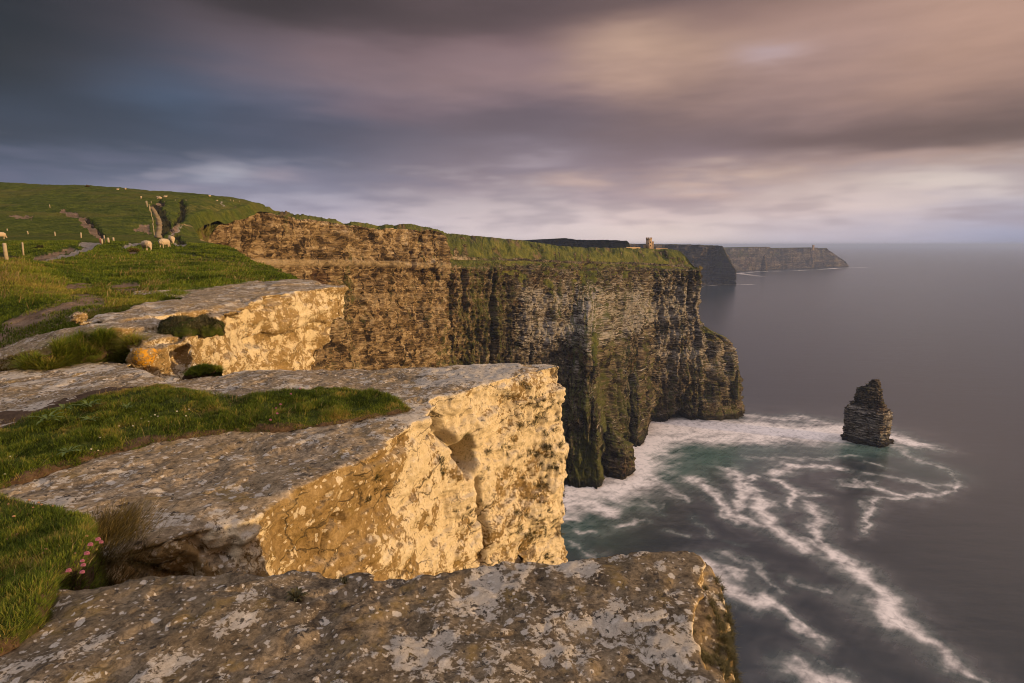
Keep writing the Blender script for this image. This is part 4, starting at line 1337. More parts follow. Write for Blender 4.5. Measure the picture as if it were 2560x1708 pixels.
cn = fbm(cr_ * [.07, .07, .09], 5, 0.58, seed=131) * 3.4 + 0.8 * terr(cr_[:, 2] / 2.6) - 0.8 * cr_[:, 2] / 2.6
cr_[:, 0] += cn * 0.7 * rock_e.ravel()
cr_[:, 1] -= cn * 0.7 * rock_e.ravel()
LGx = cr_.reshape(LGx.shape)
LGx[:, :, 2] -= (ldx > 80) * dark_m * (1.1 + 1.6 * fbm(LGx.reshape(-1, 3) * [.6, .6, .2], 3, seed=140).reshape(lpx.shape)) + 0.25 * np.minimum(path_m + soil_m, 1) * (ldx > 25)
land = link("hillside", make_mesh("hillside", LGx.reshape(-1, 3), grid_faces(nd, ncx + 6), M_LAND,
                                  {'soil': soil_m, 'path': path_m, 'dark': dark_m, 'dry': dry_m, 'rock': rock_m}), kind='structure')
bvh_v = LG[::2, ::2]
cl_ = GV[nb:top_i + 3:2, :240:2]
nb0 = bvh_v.shape[0] * bvh_v.shape[1]
land_bvh = BVHTree.FromPolygons([Vector(q) for q in bvh_v.reshape(-1, 3)] + [Vector(q) for q in cl_.reshape(-1, 3)],
                                [tuple(int(i) for i in f) for f in grid_faces(*bvh_v.shape[:2])] + [tuple(int(i) + nb0 for i in f) for f in grid_faces(*cl_.shape[:2])])


def on_land(px, py):
    o_ = Vector((0, 0, EZ))
    d_ = Vector(P(px, py, 100.0)) - o_
    hit = land_bvh.ray_cast(o_, d_.normalized())
    return hit[0]


# ------------------------------------------------------------------ the cliff that carries the near ledges, down to the sea
rim = [(0.45, -8), (0.45, 1.2), (0.40, 1.8), (-1.9, 2.7), (-1.3, 4.0), (-0.6, 5.6), (0.35, 7.1), (-2, 7.4), (-6.4, 8.0), (-7.4, 9.0), (-8.2, 13), (-8.6, 17.5)]
rim += [(LG[i, -1, 0] - 1.6, LG[i, -1, 1]) for i in range(int(np.searchsorted(ds, 20)), int(np.searchsorted(ds, 212)), 12)]
rim = np.array(rim)
seg = np.concatenate([[0], np.cumsum(np.linalg.norm(np.diff(rim, axis=0), axis=1))])
tt = np.linspace(0, seg[-1], 300)
rx_, ry_ = np.interp(tt, seg, rim[:, 0]), np.interp(tt, seg, rim[:, 1])
rowsn = []
for k_ in range(60):
    f_ = k_ / 59
    z_ = (EZ - 4.0) * (1 - f_) + -2 * f_
    out_ = 26 * f_ ** 1.3
    rowsn.append(np.stack([rx_ + out_ * 0.85, ry_ - out_ * 0.25, np.full_like(rx_, z_)], -1))
NG = np.array(rowsn)
tn_ = np.broadcast_to(tt, NG.shape[:2]).ravel()
nzz = NG[:, :, 2].ravel()
dd_ = 1.6 * fbm(np.stack([tn_ / 9, nzz / 30, nzz * 0], -1), 4, seed=111) * np.clip((EZ - 5 - nzz) / 10, 0, 1)
NV = NG.reshape(-1, 3)
NV[:, 0] += dd_
at = {k_: np.full(len(NV), v) for k_, v in (('grass', 0.0), ('tan', 0.6), ('white', 0.1), ('moss', 0.3), ('band', 0.0))}
link("cliff", make_mesh("near_cliff", NV, grid_faces(60, 300), M_CLIFF, at, np.stack([tn_, nzz], -1)), kind='structure')
# ------------------------------------------------------------------ near ledges of flagstone
def prism(bm, top, zbot, spread=0.0, lean=(0, 0), bottom=None):
    """closed prism under a loop of 3D points"""
    n_ = len(top)
    c = np.mean([q[:2] for q in top], 0)
    vt = [bm.verts.new(tuple(q)) for q in top]
    vb = []
    for q in top:
        d_ = np.array(q[:2]) - c
        L_ = np.linalg.norm(d_) + 1e-9
        b_ = np.array(q[:2]) + d_ / L_ * spread + np.array(lean)
        vb.append(bm.verts.new((b_[0], b_[1], zbot)))
    if bottom is not None:
        for v_, q in zip(vb, bottom):
            v_.co = (q[0], q[1], zbot)
    area = sum(top[i][0] * top[(i + 1) % n_][1] - top[(i + 1) % n_][0] * top[i][1] for i in range(n_))
    if area < 0:
        vt.reverse()
        vb.reverse()
    ft = bm.faces.new(vt)
    fb = bm.faces.new(list(reversed(vb)))
    for i in range(n_):
        j = (i + 1) % n_
        bm.faces.new((vt[i], vb[i], vb[j], vt[j]))
    bmesh.ops.triangulate(bm, faces=[ft, fb])


def remesh(prisms, voxel, shift=True):
    """union of crude prisms -> even dense shell: vertices, quad faces, normals"""
    bm = bmesh.new()
    for kw in prisms:
        prism(bm, **kw)
    for v in bm.verts:
        v.co.z -= EZ
    me = bpy.data.meshes.new("tmp")
    bm.to_mesh(me)
    bm.free()
    o = bpy.data.objects.new("tmp", me)
    COL.objects.link(o)
    mo = o.modifiers.new("r", 'REMESH')
    mo.mode = 'VOXEL'
    mo.voxel_size = voxel
    dg = bpy.context.evaluated_depsgraph_get()
    ev = o.evaluated_get(dg)
    m2 = ev.to_mesh()
    n_ = len(m2.vertices)
    V_ = np.empty(n_ * 3, np.float32)
    m2.vertices.foreach_get('co', V_)
    V_ = V_.reshape(-1, 3).astype(float)
    lt = np.empty(len(m2.polygons), np.int32)
    m2.polygons.foreach_get('loop_total', lt)
    li = np.empty(len(m2.loops), np.int32)
    m2.loops.foreach_get('vertex_index', li)
    assert (lt == 4).all()
    F_ = li.reshape(-1, 4)
    ev.to_mesh_clear()
    bpy.data.objects.remove(o)
    bpy.data.meshes.remove(me)
    V_[:, 2] += EZ
    return V_, F_


def relax(V_, F_, n=3, f=0.5):
    """rounds edges: Laplacian smoothing over quad edges"""
    E_ = np.concatenate([F_[:, [0, 1]], F_[:, [1, 2]], F_[:, [2, 3]], F_[:, [3, 0]]])
    cnt = np.bincount(E_.ravel(), minlength=len(V_))[:, None]
    for _ in range(n):
        S_ = np.zeros_like(V_)
        for k_ in range(3):
            S_[:, k_] = np.bincount(E_[:, 0], V_[E_[:, 1], k_], len(V_)) + np.bincount(E_[:, 1], V_[E_[:, 0], k_], len(V_))
        V_ = V_ + f * (S_ / np.maximum(cnt, 1) - V_)
    return V_


def vnormals(V_, F_):
    n_ = np.cross(V_[F_[:, 2]] - V_[F_[:, 0]], V_[F_[:, 3]] - V_[F_[:, 1]])
    out = np.zeros_like(V_)
    for k_ in range(3):
        for c in range(4):
            out[:, k_] += np.bincount(F_[:, c], n_[:, k_], len(V_))
    return out / (np.linalg.norm(out, axis=1, keepdims=True) + 1e-12)


def ledge(name, prisms, voxel, mat, label, seed, cat="rock ledge", soft=6, top_amp=1.0, side_amp=1.0, size=1.0, extra=None, keep=None, lich=None):
    V_, F_ = remesh(prisms, voxel)
    if keep is not None:
        ok = keep(V_)
        fk = ok[F_].all(1)
        F_ = F_[fk]
        used = np.unique(F_)
        re_ = np.full(len(V_), -1)
        re_[used] = np.arange(len(used))
        V_, F_ = V_[used], re_[F_]
    V_ = relax(V_, F_, soft)
    n_ = vnormals(V_, F_)
    p_ = (V_ - [0, 0, EZ]) / size
    up = smooth(n_[:, 2], 0.35, 0.85)
    # faces: chunky breaks, bedding, fine chips; tops: gentle swells and flakes
    q1 = fbm(p_ * [1.4, 1.4, 2.0], 3, seed=seed)
    chunk = q1 * 0.05 + 0.085 * terr(q1 * 3.0, 0.36, 0.64) / 3.0 * 1.5 - np.abs(fbm(p_ * 2.6, 3, seed=seed + 1)) * 0.06
    q2 = fbm(p_ * [3.6, 3.6, 5.0], 3, seed=seed + 8)
    chunk = chunk + 0.022 * terr(q2 * 2.6, 0.38, 0.62) / 2.6 * 1.5
    bq = p_[:, 2] * 7.0 + 1.2 * fbm(p_ * [0.7, 0.7, 1.0], 3, seed=seed + 2)
    bed_ = 0.020 * (terr(-bq, 0.4, 0.6) + bq) + fbm(p_ * [0.6, 0.6, 12.0], 3, 0.6, seed=seed + 2) * 0.016
    vert_ = fbm(p_ * [5.0, 5.0, 0.8], 3, 0.6, seed=seed + 6) * 0.022
    chip = fbm(p_ * 9.0, 4, 0.55, seed=seed + 3) * 0.014
    side = (chunk + bed_ + vert_ + chip) * (side_amp(V_) if callable(side_amp) else side_amp)
    tp = fbm(p_ * [0.9, 0.9, 0.5], 4, 0.5, seed=seed + 4) * 0.035 + fbm(p_ * 7.0, 5, 0.6, seed=seed + 5) * 0.011
    fl = fbm(p_ * 2.2, 4, 0.6, seed=seed + 7)
    tp = tp - 0.014 * smooth(fl, 0.10, 0.16) - 0.012 * smooth(fl, 0.34, 0.38)
    d_ = size * (side * (1 - up) + tp * top_amp * up)
    if extra is not None:
        d_ = d_ + extra(V_, n_)
    V_ = V_ + n_ * d_[:, None]
    me = make_mesh(name, V_, F_, mat, None if lich is None else {'lich': lich(V_)})
    o = link(name, me, label=label, cat=cat)
    return o, V_, F_


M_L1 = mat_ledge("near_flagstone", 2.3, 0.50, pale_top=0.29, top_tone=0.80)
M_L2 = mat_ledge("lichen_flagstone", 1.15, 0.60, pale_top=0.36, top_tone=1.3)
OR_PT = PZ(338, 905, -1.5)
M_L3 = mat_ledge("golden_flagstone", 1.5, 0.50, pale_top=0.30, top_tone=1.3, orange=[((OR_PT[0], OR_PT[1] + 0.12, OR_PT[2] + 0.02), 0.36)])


def loop(pts, z=None):
    out = []
    for q in pts:
        if len(q) == 3:
            out.append(PZ(q[0], q[1], q[2]))
        else:
            out.append(PZ(q[0], q[1], z))
    return out


# foreground slab under the camera
Z1 = -1.25
top1 = loop([(-560, 1495), (-200, 1484), (120, 1474), (240, 1470), (360, 1462), (520, 1450), (675, 1441), (850, 1433), (915, 1439), (928, 1452), (960, 1446), (1089, 1425), (1231, 1399), (1320, 1399), (1394, 1406), (1449, 1396),
             (1540, 1388), (1634, 1383), (1710, 1381), (1752, 1390), (1764, 1412), (1752, 1455), (1738, 1504), (1735, 1578), (1758, 1639), (1790, 1708), (1850, 1900)], Z1)
top1 += [np.array(q) for q in ((0.62, 0.4, EZ + Z1), (0.45, -0.5, EZ + Z1), (-2.6, -0.5, EZ + Z1), (-3.0, 1.2, EZ + Z1))]
bul = loop([(1700, 1400, -1.34), (1768, 1400, -1.36), (1800, 1440, -1.42), (1816, 1500, -1.46), (1822, 1560, -1.48), (1820, 1640, -1.5), (1818, 1708, -1.5), (1830, 1850, -1.5)])
bul += [np.array(q) for q in ((0.70, 0.4, EZ - 1.5), (0.3, 0.4, EZ - 1.45), (0.3, 1.6, EZ - 1.4))]


def blk_amp(V_):
    px_, py_ = to_px(V_)
    return np.where((V_[:, 1] > 2.2) & (V_[:, 1] < 9), 0.66 + 0.22 * smooth(px_, 980, 1250) + 0.5 * (1 - smooth(px_, 600, 700)), 0.7)


def slab_grooves(V_, n_):
    """two cracks along the bedding and a hollow by the corner"""
    out = np.zeros(len(V_))
    for pts, r in (([(1180, 1572), (1225, 1580), (1290, 1577)], 0.012), ([(1560, 1560), (1640, 1553), (1700, 1545)], 0.008), ([(560, 1490), (620, 1478), (760, 1500), (900, 1470)], 0.02)):
        pl = [tuple(PZ(a, b_, Z1)[:2]) for a, b_ in pts]
        d_, _ = seg_dist(V_[:, 0], V_[:, 1], pl)
        out -= 0.022 * np.exp(-(d_ / r) ** 2) * (n_[:, 2] > 0.5)
    return out


slab, SV, SF = ledge("rock_slab", [dict(top=top1, zbot=EZ - 2.3, spread=0.02), dict(top=bul, zbot=EZ - 2.9, spread=0.06)], 0.0115, M_L1,
                     "grey lichen-spotted foreground rock slab overhanging the sea, nearest the viewer", 201, cat="rock slab", soft=5, top_amp=0.9, side_amp=0.55, size=0.8, extra=slab_grooves,
                     keep=lambda V_: (V_[:, 1] > 0.2))

# golden block: front tier
Z2 = -1.6
top2a = loop([(-900, 1330), (-420, 1345), (0, 1360), (200, 1395), (285, 1400), (330, 1376), (380, 1362), (436, 1348), (530, 1318), (610, 1293), (655, 1270), (697, 1244), (784, 1206), (850, 1172), (926, 1133), (985, 1092), (1030, 1062), (1040, 1048), (1066, 1040), (1078, 1030), (1088, 1012),
              (1070, 1000), (900, 985), (600, 985), (200, 1040), (-420, 1130), (-900, 1180)], Z2)

def pocket(V_, n_):
    c = PZ(1180, 1130, 0.0001)
    px_, py_ = to_px(V_)
    near_ = (V_[:, 1] > 3.5) & (V_[:, 1] < 9)
    out = np.zeros(len(V_))
    # hollow and seam where the two tiers part
    d_, _ = seg_dist(px_, py_, [(1085, 1040), (1105, 1080), (1140, 1120), (1165, 1180)])
    out -= 0.24 * np.exp(-(d_ / 11) ** 2)
    e_ = ((px_ - 1170) / 18) ** 2 + ((py_ - 1135) / 42) ** 2
    out -= 0.42 * np.exp(-e_ ** 3)
    d_, _ = seg_dist(px_, py_, [(1192, 1200), (1205, 1260), (1215, 1330), (1212, 1420)])
    out -= 0.16 * np.exp(-(d_ / 6) ** 2)
    # long cracks on the golden face
    for pts, r, a in (([(832, 1232), (790, 1275), (788, 1302)], 4, .06), ([(862, 1290), (828, 1330), (818, 1400)], 5, .09), ([(855, 1298), (866, 1310)], 9, .08), ([(926, 1332), (920, 1350)], 4, .05),
                      ([(1050, 1325), (1040, 1380)], 4, .05), ([(1350, 1300), (1290, 1360), (1230, 1400)], 4, .04), ([(1290, 945), (1345, 925)], 8, .05), ([(1255, 1035), (1290, 1000)], 8, .06), ([(920, 1160), (1010, 1118), (1022, 1085)], 7, .06),
                      ([(330, 1410), (430, 1455), (560, 1450)], 7, .10), ([(480, 1350), (520, 1390), (560, 1380)], 10, .08)):
        d_, _ = seg_dist(px_, py_, pts)
        out -= a * np.exp(-(d_ / r) ** 2)
    return np.where(near_ | (V_[:, 1] <= 3.5), out, 0)


def blich(V_):
    px_, py_ = to_px(V_)
    ok = (V_[:, 1] > 2.2) & (V_[:, 1] < 9)
    a = -0.03 + 0.085 * smooth(px_, 930, 1120) - 0.05 * np.exp(-((px_ - 850) / 150) ** 2 - ((py_ - 1330) / 90) ** 2) - 0.05 * np.exp(-((px_ - 1320) / 70) ** 2 - ((py_ - 1330) / 110) ** 2)
    a = a + 0.05 * (1 - smooth(px_, 560, 680))
    return np.where(ok, a, 0)


top2b = loop([(-700, 1120), (-200, 1110), (200, 1080), (500, 1050), (900, 1025), (1010, 1016), (1067, 1002), (1110, 986), (1155, 976), (1231, 957), (1270, 944), (1307, 932), (1345, 924), (1380, 916), (1399, 912.5), (1403, 909.0),
              (1390, 907.5), (1253, 906.5), (1170, 911), (1100, 913), (980, 919), (850, 921), (708, 926), (640, 926), (566, 932), (500, 939), (460, 943), (425, 944), (385, 938), (345, 920), (318, 912), (281, 893), (148, 908), (0, 928), (-700, 935)], Z2 + 0.02)
blockg, BV, BF = ledge("rock_block", [dict(top=top2a, zbot=EZ - 5.2, spread=0.10), dict(top=top2b, zbot=EZ - 5.6, spread=0.16)], 0.0185, M_L2,
                       "big golden rock block crusted with cream lichen just behind the foreground slab", 221, cat="rock block", soft=4, top_amp=0.9, side_amp=blk_amp, size=1.0, extra=pocket, lich=blich,
                       keep=lambda V_: (V_[:, 0] > -7.8))

# stepped ledges beyond
lowblk = loop([(318, 868), (329, 863), (340, 868), (363, 868), (409, 863), (440, 858), (469, 854), (478, 862), (484, 850), (460, 842), (380, 848), (300, 856)], -1.36)
thin = loop([(352, 849), (380, 845), (420, 839), (455, 836), (462, 840), (500, 832), (540, 824), (538, 815), (480, 815), (400, 820), (330, 835)], -1.27)
mid3 = loop([(-420, 930, -1.62), (0, 896, -1.55), (60, 884, -1.5), (110, 866, -1.42), (150, 848, -1.32), (200, 834, -1.24), (259, 825, -1.19), (300, 823, -1.19), (340, 818, -1.19), (385, 814, -1.19), (388, 811, -1.19), (403, 808, -1.19), (420, 800, -1.19), (380, 795, -1.19), (300, 800, -1.17), (240, 803, -1.16), (150, 822, -1.24), (60, 846, -1.36), (0, 862, -1.44), (-420, 890, -1.6)])
upper = loop([(190, 808, -1.20), (225, 802, -1.17), (263, 797.5, -1.13), (320, 792, -1.1), (384, 786, -1.1), (438, 780, -1.1), (480, 774, -1.1), (520, 767, -1.1), (560, 757, -1.1), (600, 746, -1.1), (660, 738, -1.1), (703, 733, -1.1), (780, 723, -1.1), (820, 719, -1.1), (856, 716, -1.1), (860, 712, -1.1), (800, 710, -1.1), (690, 717, -1.1), (600, 726, -1.1), (480, 737, -1.1), (380, 756, -1.1), (262, 783, -1.12), (190, 802, -1.17)])
hi4 = loop([(470, 741), (500, 738), (590, 736.5), (640, 729), (760, 718), (820, 713), (800, 705.5), (770, 702), (700, 702), (620, 704), (500, 712), (400, 720), (330, 724), (330, 735)], -1.16)
hi5 = loop([(676, 711), (720, 710), (784, 707), (800, 705), (784, 700.5), (740, 699), (700, 699)], -1.10)
face_t = loop([(474, 844, -1.33), (496, 828, -1.3), (512, 792, -1.22), (528, 775, -1.17), (560, 760), (600, 748), (660, 740), (703, 735), (780, 725), (820, 721), (858, 718), (862, 714), (800, 712), (690, 719), (600, 728)], -1.16)
face_b = [np.array(q) for q in ((-4.55, 7.9), (-4.65, 8.6), (-4.75, 9.3), (-4.85, 9.9), (-4.9, 10.4), (-5.0, 10.9), (-5.1, 11.4), (-5.25, 11.9), (-5.4, 12.2), (-5.6, 12.5), (-6.1, 12.8), (-6.6, 12.6), (-7.2, 12.0), (-7.6, 11.0), (-7.6, 9.0))]
M_PR = [dict(top=lowblk, zbot=EZ - 5, spread=0.05), dict(top=thin, zbot=EZ - 2.4), dict(top=mid3, zbot=EZ - 2.4), dict(top=upper, zbot=EZ - 2.0), dict(top=hi4, zbot=EZ - 2.4), dict(top=hi5, zbot=EZ - 1.5), dict(top=face_t, zbot=EZ - 6.0, bottom=face_b)]
ledges, TV, TF = ledge("rock_ledge", M_PR, 0.040, M_L3, "sunlit stepped rock ledges with an orange lichen patch, below the green hill", 241, cat="rock ledge", soft=2, top_amp=0.9, side_amp=0.85, size=1.25,
                       keep=lambda V_: (V_[:, 2] > EZ - 7.4))

# a loose pale boulder beside the worn soil
bpos = PZ(197, 800, -1.06)
th_, ph_ = np.meshgrid(np.linspace(0, 2 * math.pi, 40), np.linspace(0.02, math.pi - 0.02, 24))
S_ = np.stack([np.cos(th_) * np.sin(ph_), np.sin(th_) * np.sin(ph_), np.cos(ph_)], -1).reshape(-1, 3)
S_ *= (0.95 + 0.5 * fbm(S_ * 1.6, 3, seed=260) + 0.15 * fbm(S_ * 5, 2, seed=261))[:, None] * [0.105, 0.09, 0.075]
bo = link("boulder", make_mesh("boulder", S_ + np.array([0, 0, 0.035]), grid_faces(24, 40), M_L3), label="small pale loose boulder at the edge of the worn brown soil", cat="boulder")
bo.location = bpos

# ------------------------------------------------------------------ turf mounds lying on the rock
def mound(name, outline, zbot, voxel, mat, label, cat, seed, amp=0.03, soft=8, soil=None, dome=0.0):
    V_, F_ = remesh([dict(top=outline, zbot=zbot)], voxel)
    V_ = relax(V_, F_, soft)
    q3_ = V_ - [0, 0, EZ]
    V_[:, 0] += 0.045 * fbm(q3_ * [4, 4, 1], 4, 0.6, seed=seed + 5)
    V_[:, 1] += 0.045 * fbm(q3_ * [4, 4, 1], 4, 0.6, seed=seed + 6)
    if dome:
        d_, _ = seg_dist(V_[:, 0], V_[:, 1], [tuple(q[:2]) for q in list(outline) + [outline[0]]])
        ins = in_poly(V_[:, 0], V_[:, 1], [tuple(q[:2]) for q in outline])
        V_[:, 2] += dome * np.where(ins, 1 - np.exp(-d_ / (1.5 * dome if dome < 0.1 else 0.5 * dome)), 0)
    n_ = vnormals(V_, F_)
    p_ = V_ - [0, 0, EZ]
    V_ = V_ + n_ * (amp * fbm(p_ * 3.2, 4, seed=seed) + 0.4 * amp * fbm(p_ * 14, 3, seed=seed + 1))[:, None]
    if soil is None:
        ol_ = [tuple(q[:2]) for q in list(outline) + [outline[0]]]
        d_, _ = seg_dist(V_[:, 0], V_[:, 1], ol_)
        so_ = 0.75 * np.exp(-(d_ / 0.05) ** 2) + 0.3 * np.clip(fbm(p_ * 2.2, 3, seed=seed + 3), 0, 1)
    else:
        so_ = soil(V_)
    o = link(name, make_mesh(name, V_, F_, mat, {'soil': so_}), label=label, cat=cat)
    return o, V_, F_


turf_o = loop([(-1050, 1225, -1.44), (-620, 1225, -1.42), (-200, 1226, -1.40), (0, 1240, -1.38), (60, 1254, -1.36), (130, 1268, -1.34), (190, 1284, -1.32), (226, 1302, -1.31), (248, 1332, -1.30), (246, 1372, -1.29), (205, 1400, -1.27), (160, 1420, -1.25), (128, 1450, -1.23),
               (118, 1490, -1.21), (112, 1540, -1.20), (62, 1575, -1.20), (0, 1604, -1.20), (-300, 1690, -1.20), (-700, 1690, -1.20), (-1050, 1600, -1.25)])
turf1, T1V, T1F = mound("turf_cushion", turf_o, EZ - 2.0, 0.022, M_TURF, "dense green cushion of turf with thrift flowers beside the foreground slab", "turf", 301, amp=0.02, soft=5, dome=0.02)
strip_o = loop([(-420, 1330, -1.58), (-60, 1235, -1.58), (33, 1203, -1.58), (100, 1180, -1.58), (163, 1160, -1.58), (240, 1135, -1.58), (327, 1111, -1.58), (410, 1097, -1.58), (490, 1086, -1.58), (570, 1078, -1.58), (654, 1073, -1.58), (740, 1067, -1.58), (817, 1062, -1.58), (890, 1050, -1.58), (950, 1040, -1.58), (1000, 1030, -1.58), (1032, 1022, -1.58),
                (1010, 1004, -1.55), (980, 992, -1.53), (926, 982, -1.51), (870, 976, -1.50), (806, 973, -1.49), (720, 978, -1.49), (654, 984, -1.49), (580, 988, -1.49), (523, 985, -1.48), (468, 978, -1.47), (430, 968, -1.46), (403, 966, -1.46), (360, 970, -1.47), (305, 980, -1.5), (218, 1002, -1.52), (100, 1040, -1.54), (0, 1080, -1.55), (-400, 1190, -1.55)])
turf2, T2V, T2F = mound("turf_strip", strip_o, EZ - 1.9, 0.026, M_TURF, "long strip of green turf growing across the flat top of the golden block", "turf", 311, amp=0.03, soft=5, dome=0.03)
dirt_o = loop([(-420, 1220, -1.57), (0, 1100, -1.57), (120, 1052, -1.56), (230, 1012, -1.55), (320, 988, -1.53), (400, 975, -1.5), (430, 970, -1.52), (320, 966, -1.56), (290, 962, -1.57), (200, 984, -1.58), (120, 1010, -1.585), (0, 1030, -1.59), (-420, 1060, -1.59)])
dirt, DV, DF = mound("soil_bank", dirt_o, EZ - 1.9, 0.026, M_TURF, "bare dark brown soil behind the turf strip", "soil", 321, amp=0.02, soft=4, soil=lambda V_: np.full(len(V_), 0.9))
tuft3_o = loop([(10, 922, -1.56), (60, 905, -1.5), (110, 888, -1.40), (150, 868, -1.32), (207, 838, -1.24), (281, 838, -1.24), (345, 848, -1.30), (352, 862, -1.36), (300, 876, -1.45), (230, 890, -1.50), (180, 902, -1.53), (110, 914, -1.57), (60, 920, -1.58)])
turf3, T3V, T3F = mound("turf_hummock", tuft3_o, EZ - 1.9, 0.04, M_TURF, "shaggy yellow-green turf hummock on the ledge steps left of the orange lichen", "turf", 331, amp=0.05, soft=5, dome=0.05)
tuft4_o = loop([(452, 938, -1.66), (470, 932, -1.62), (505, 930, -1.60), (540, 927, -1.60), (562, 926, -1.6), (560, 936, -1.68), (500, 940, -1.7)])
turf4, T4V, T4F = mound("grass_clump", tuft4_o, EZ - 2.3, 0.03, M_TURF, "small dark green grass clump behind the edge of the golden block's top", "grass clump", 341, amp=0.05, soft=10, dome=0.101)
tuft5_o = loop([(394, 825), (412, 814), (440, 806), (470, 808), (496, 812), (525, 815), (562, 818), (548, 824), (500, 826), (450, 829)], -1.22)
turf5, T5V, T5F = mound("heath_tuft", tuft5_o, EZ - 1.36, 0.03, M_TURF, "dark brown-green cushion of heath on the sunlit ledges", "turf", 351, amp=0.05, soft=6, dome=0.11, soil=lambda V_: np.full(len(V_), 0.45))

# ------------------------------------------------------------------ the tall sea stack, block upon block
z4 = lambda a, b_: (2060 + a * .14027, 920 + b_ * .14027)
D_ST = 560.0


def st_layer(y0, y1, l, r, fx_, th=0.75):
    """plan loop with a corner towards the viewer, between two photo heights"""
    zt = P(z4(0, y0)[0], z4(0, y0)[1], D_ST)[2]
    zb = P(z4(0, y1)[0], z4(0, y1)[1], D_ST)[2]
    xl, xr, xf = (P(z4(a, y1)[0], z4(a, y1)[1], D_ST)[0] for a in (l, r, fx_))
    hw = (xr - xl) / 2 * th
    pts = [(xl, D_ST + 0.3 * hw), (xl + 0.25 * (xf - xl), D_ST - 0.25 * hw), (xf, D_ST - hw), (xf + 0.5 * (xr - xf), D_ST - 0.75 * hw), (xr, D_ST - 0.1 * hw), (xr - 0.1 * hw, D_ST + 0.6 * hw), ((xl + xr) / 2, D_ST + hw), (xl + 0.3 * hw, D_ST + 0.9 * hw)]
    return dict(top=[np.array((x, y, zt)) for x, y in pts], zbot=zb - 0.5)


SL = [(1270, 1440, 350, 1195, 790), (1150, 1290, 385, 1140, 800), (960, 1180, 398, 1160, 815), (760, 980, 395, 1172, 860), (700, 790, 440, 1110, 900), (740, 900, 700, 1165, 940), (630, 720, 500, 1075, 900), (540, 650, 570, 1060, 900), (380, 560, 598, 1030, 880),
      (345, 400, 660, 1018, 880), (290, 360, 735, 1016, 900), (240, 310, 785, 1012, 910), (205, 260, 850, 960, 915), (200, 260, 930, 1006, 960)]
STV, STF = remesh([st_layer(a, b_, c, d_, e) for a, b_, c, d_, e in SL], 0.42)
STV = relax(STV, STF, 1)
STN = vnormals(STV, STF)
sv = STV - [200, D_ST, 0]
zt_ = sv[:, 2] + 0.10 * sv[:, 0]
nh = STN.copy()
nh[:, 2] *= 0.3
bq = zt_ / 2.6 + 0.25 * fbm(sv * .08, 2, seed=601)
bq2 = zt_ / 1.1
jb = fbm(sv * [.16, .16, .05], 3, seed=602)
dst = 1.3 * (terr(-bq, 0.42, 0.58) + bq) + 0.45 * (terr(-bq2, 0.4, 0.6) + bq2) + 1.6 * terr(jb * 2.6, 0.42, 0.58) / 2.6 * 1.5 + 0.8 * fbm(sv * .35, 4, 0.6, seed=603) + 0.7 * fbm(np.stack([sv[:, 0] * .05, sv[:, 1] * .05, zt_ * .9], -1), 2, 0.6, seed=604)
STV = STV + nh * (dst - 1.0)[:, None]
ua = sv[:, 0] * 0.75 - sv[:, 1] * 0.65
ats = {'grass': np.zeros(len(STV)), 'tan': np.full(len(STV), 0.03), 'white': np.where(sv[:, 0] * 0.7 - sv[:, 1] * 0.7 > 4, 0.7, 0.35) * (sv[:, 2] < 40), 'moss': 0.12 + 0.22 * smooth(sv[:, 2], 30, 60), 'band': np.zeros(len(STV))}
link("sea_stack", make_mesh("sea_stack", STV, STF, M_CLIFF, ats, np.stack([ua, zt_], -1)), label="tall pointed layered sea stack standing in foaming water", cat="sea stack")
# ------------------------------------------------------------------ grass
def sample_faces(V_, F_, n, weight=None, up_min=0.2):
    a, b_, c, d_ = (V_[F_[:, i]] for i in range(4))
    nn = np.cross(c - a, d_ - b_)
    ar = np.linalg.norm(nn, axis=1) + 1e-12
    nn = nn / ar[:, None]
    w_ = ar * (nn[:, 2] > up_min)
    if weight is not None:
        w_ = w_ * weight((a + c) / 2)
    w_ = w_ / w_.sum()
    idx = rng.choice(len(F_), n, p=w_)
    s_, t_ = rng.random((n, 1)), rng.random((n, 1))
    p_ = a[idx] * (1 - s_) * (1 - t_) + b_[idx] * s_ * (1 - t_) + c[idx] * s_ * t_ + d_[idx] * (1 - s_) * t_
    return p_, nn[idx]


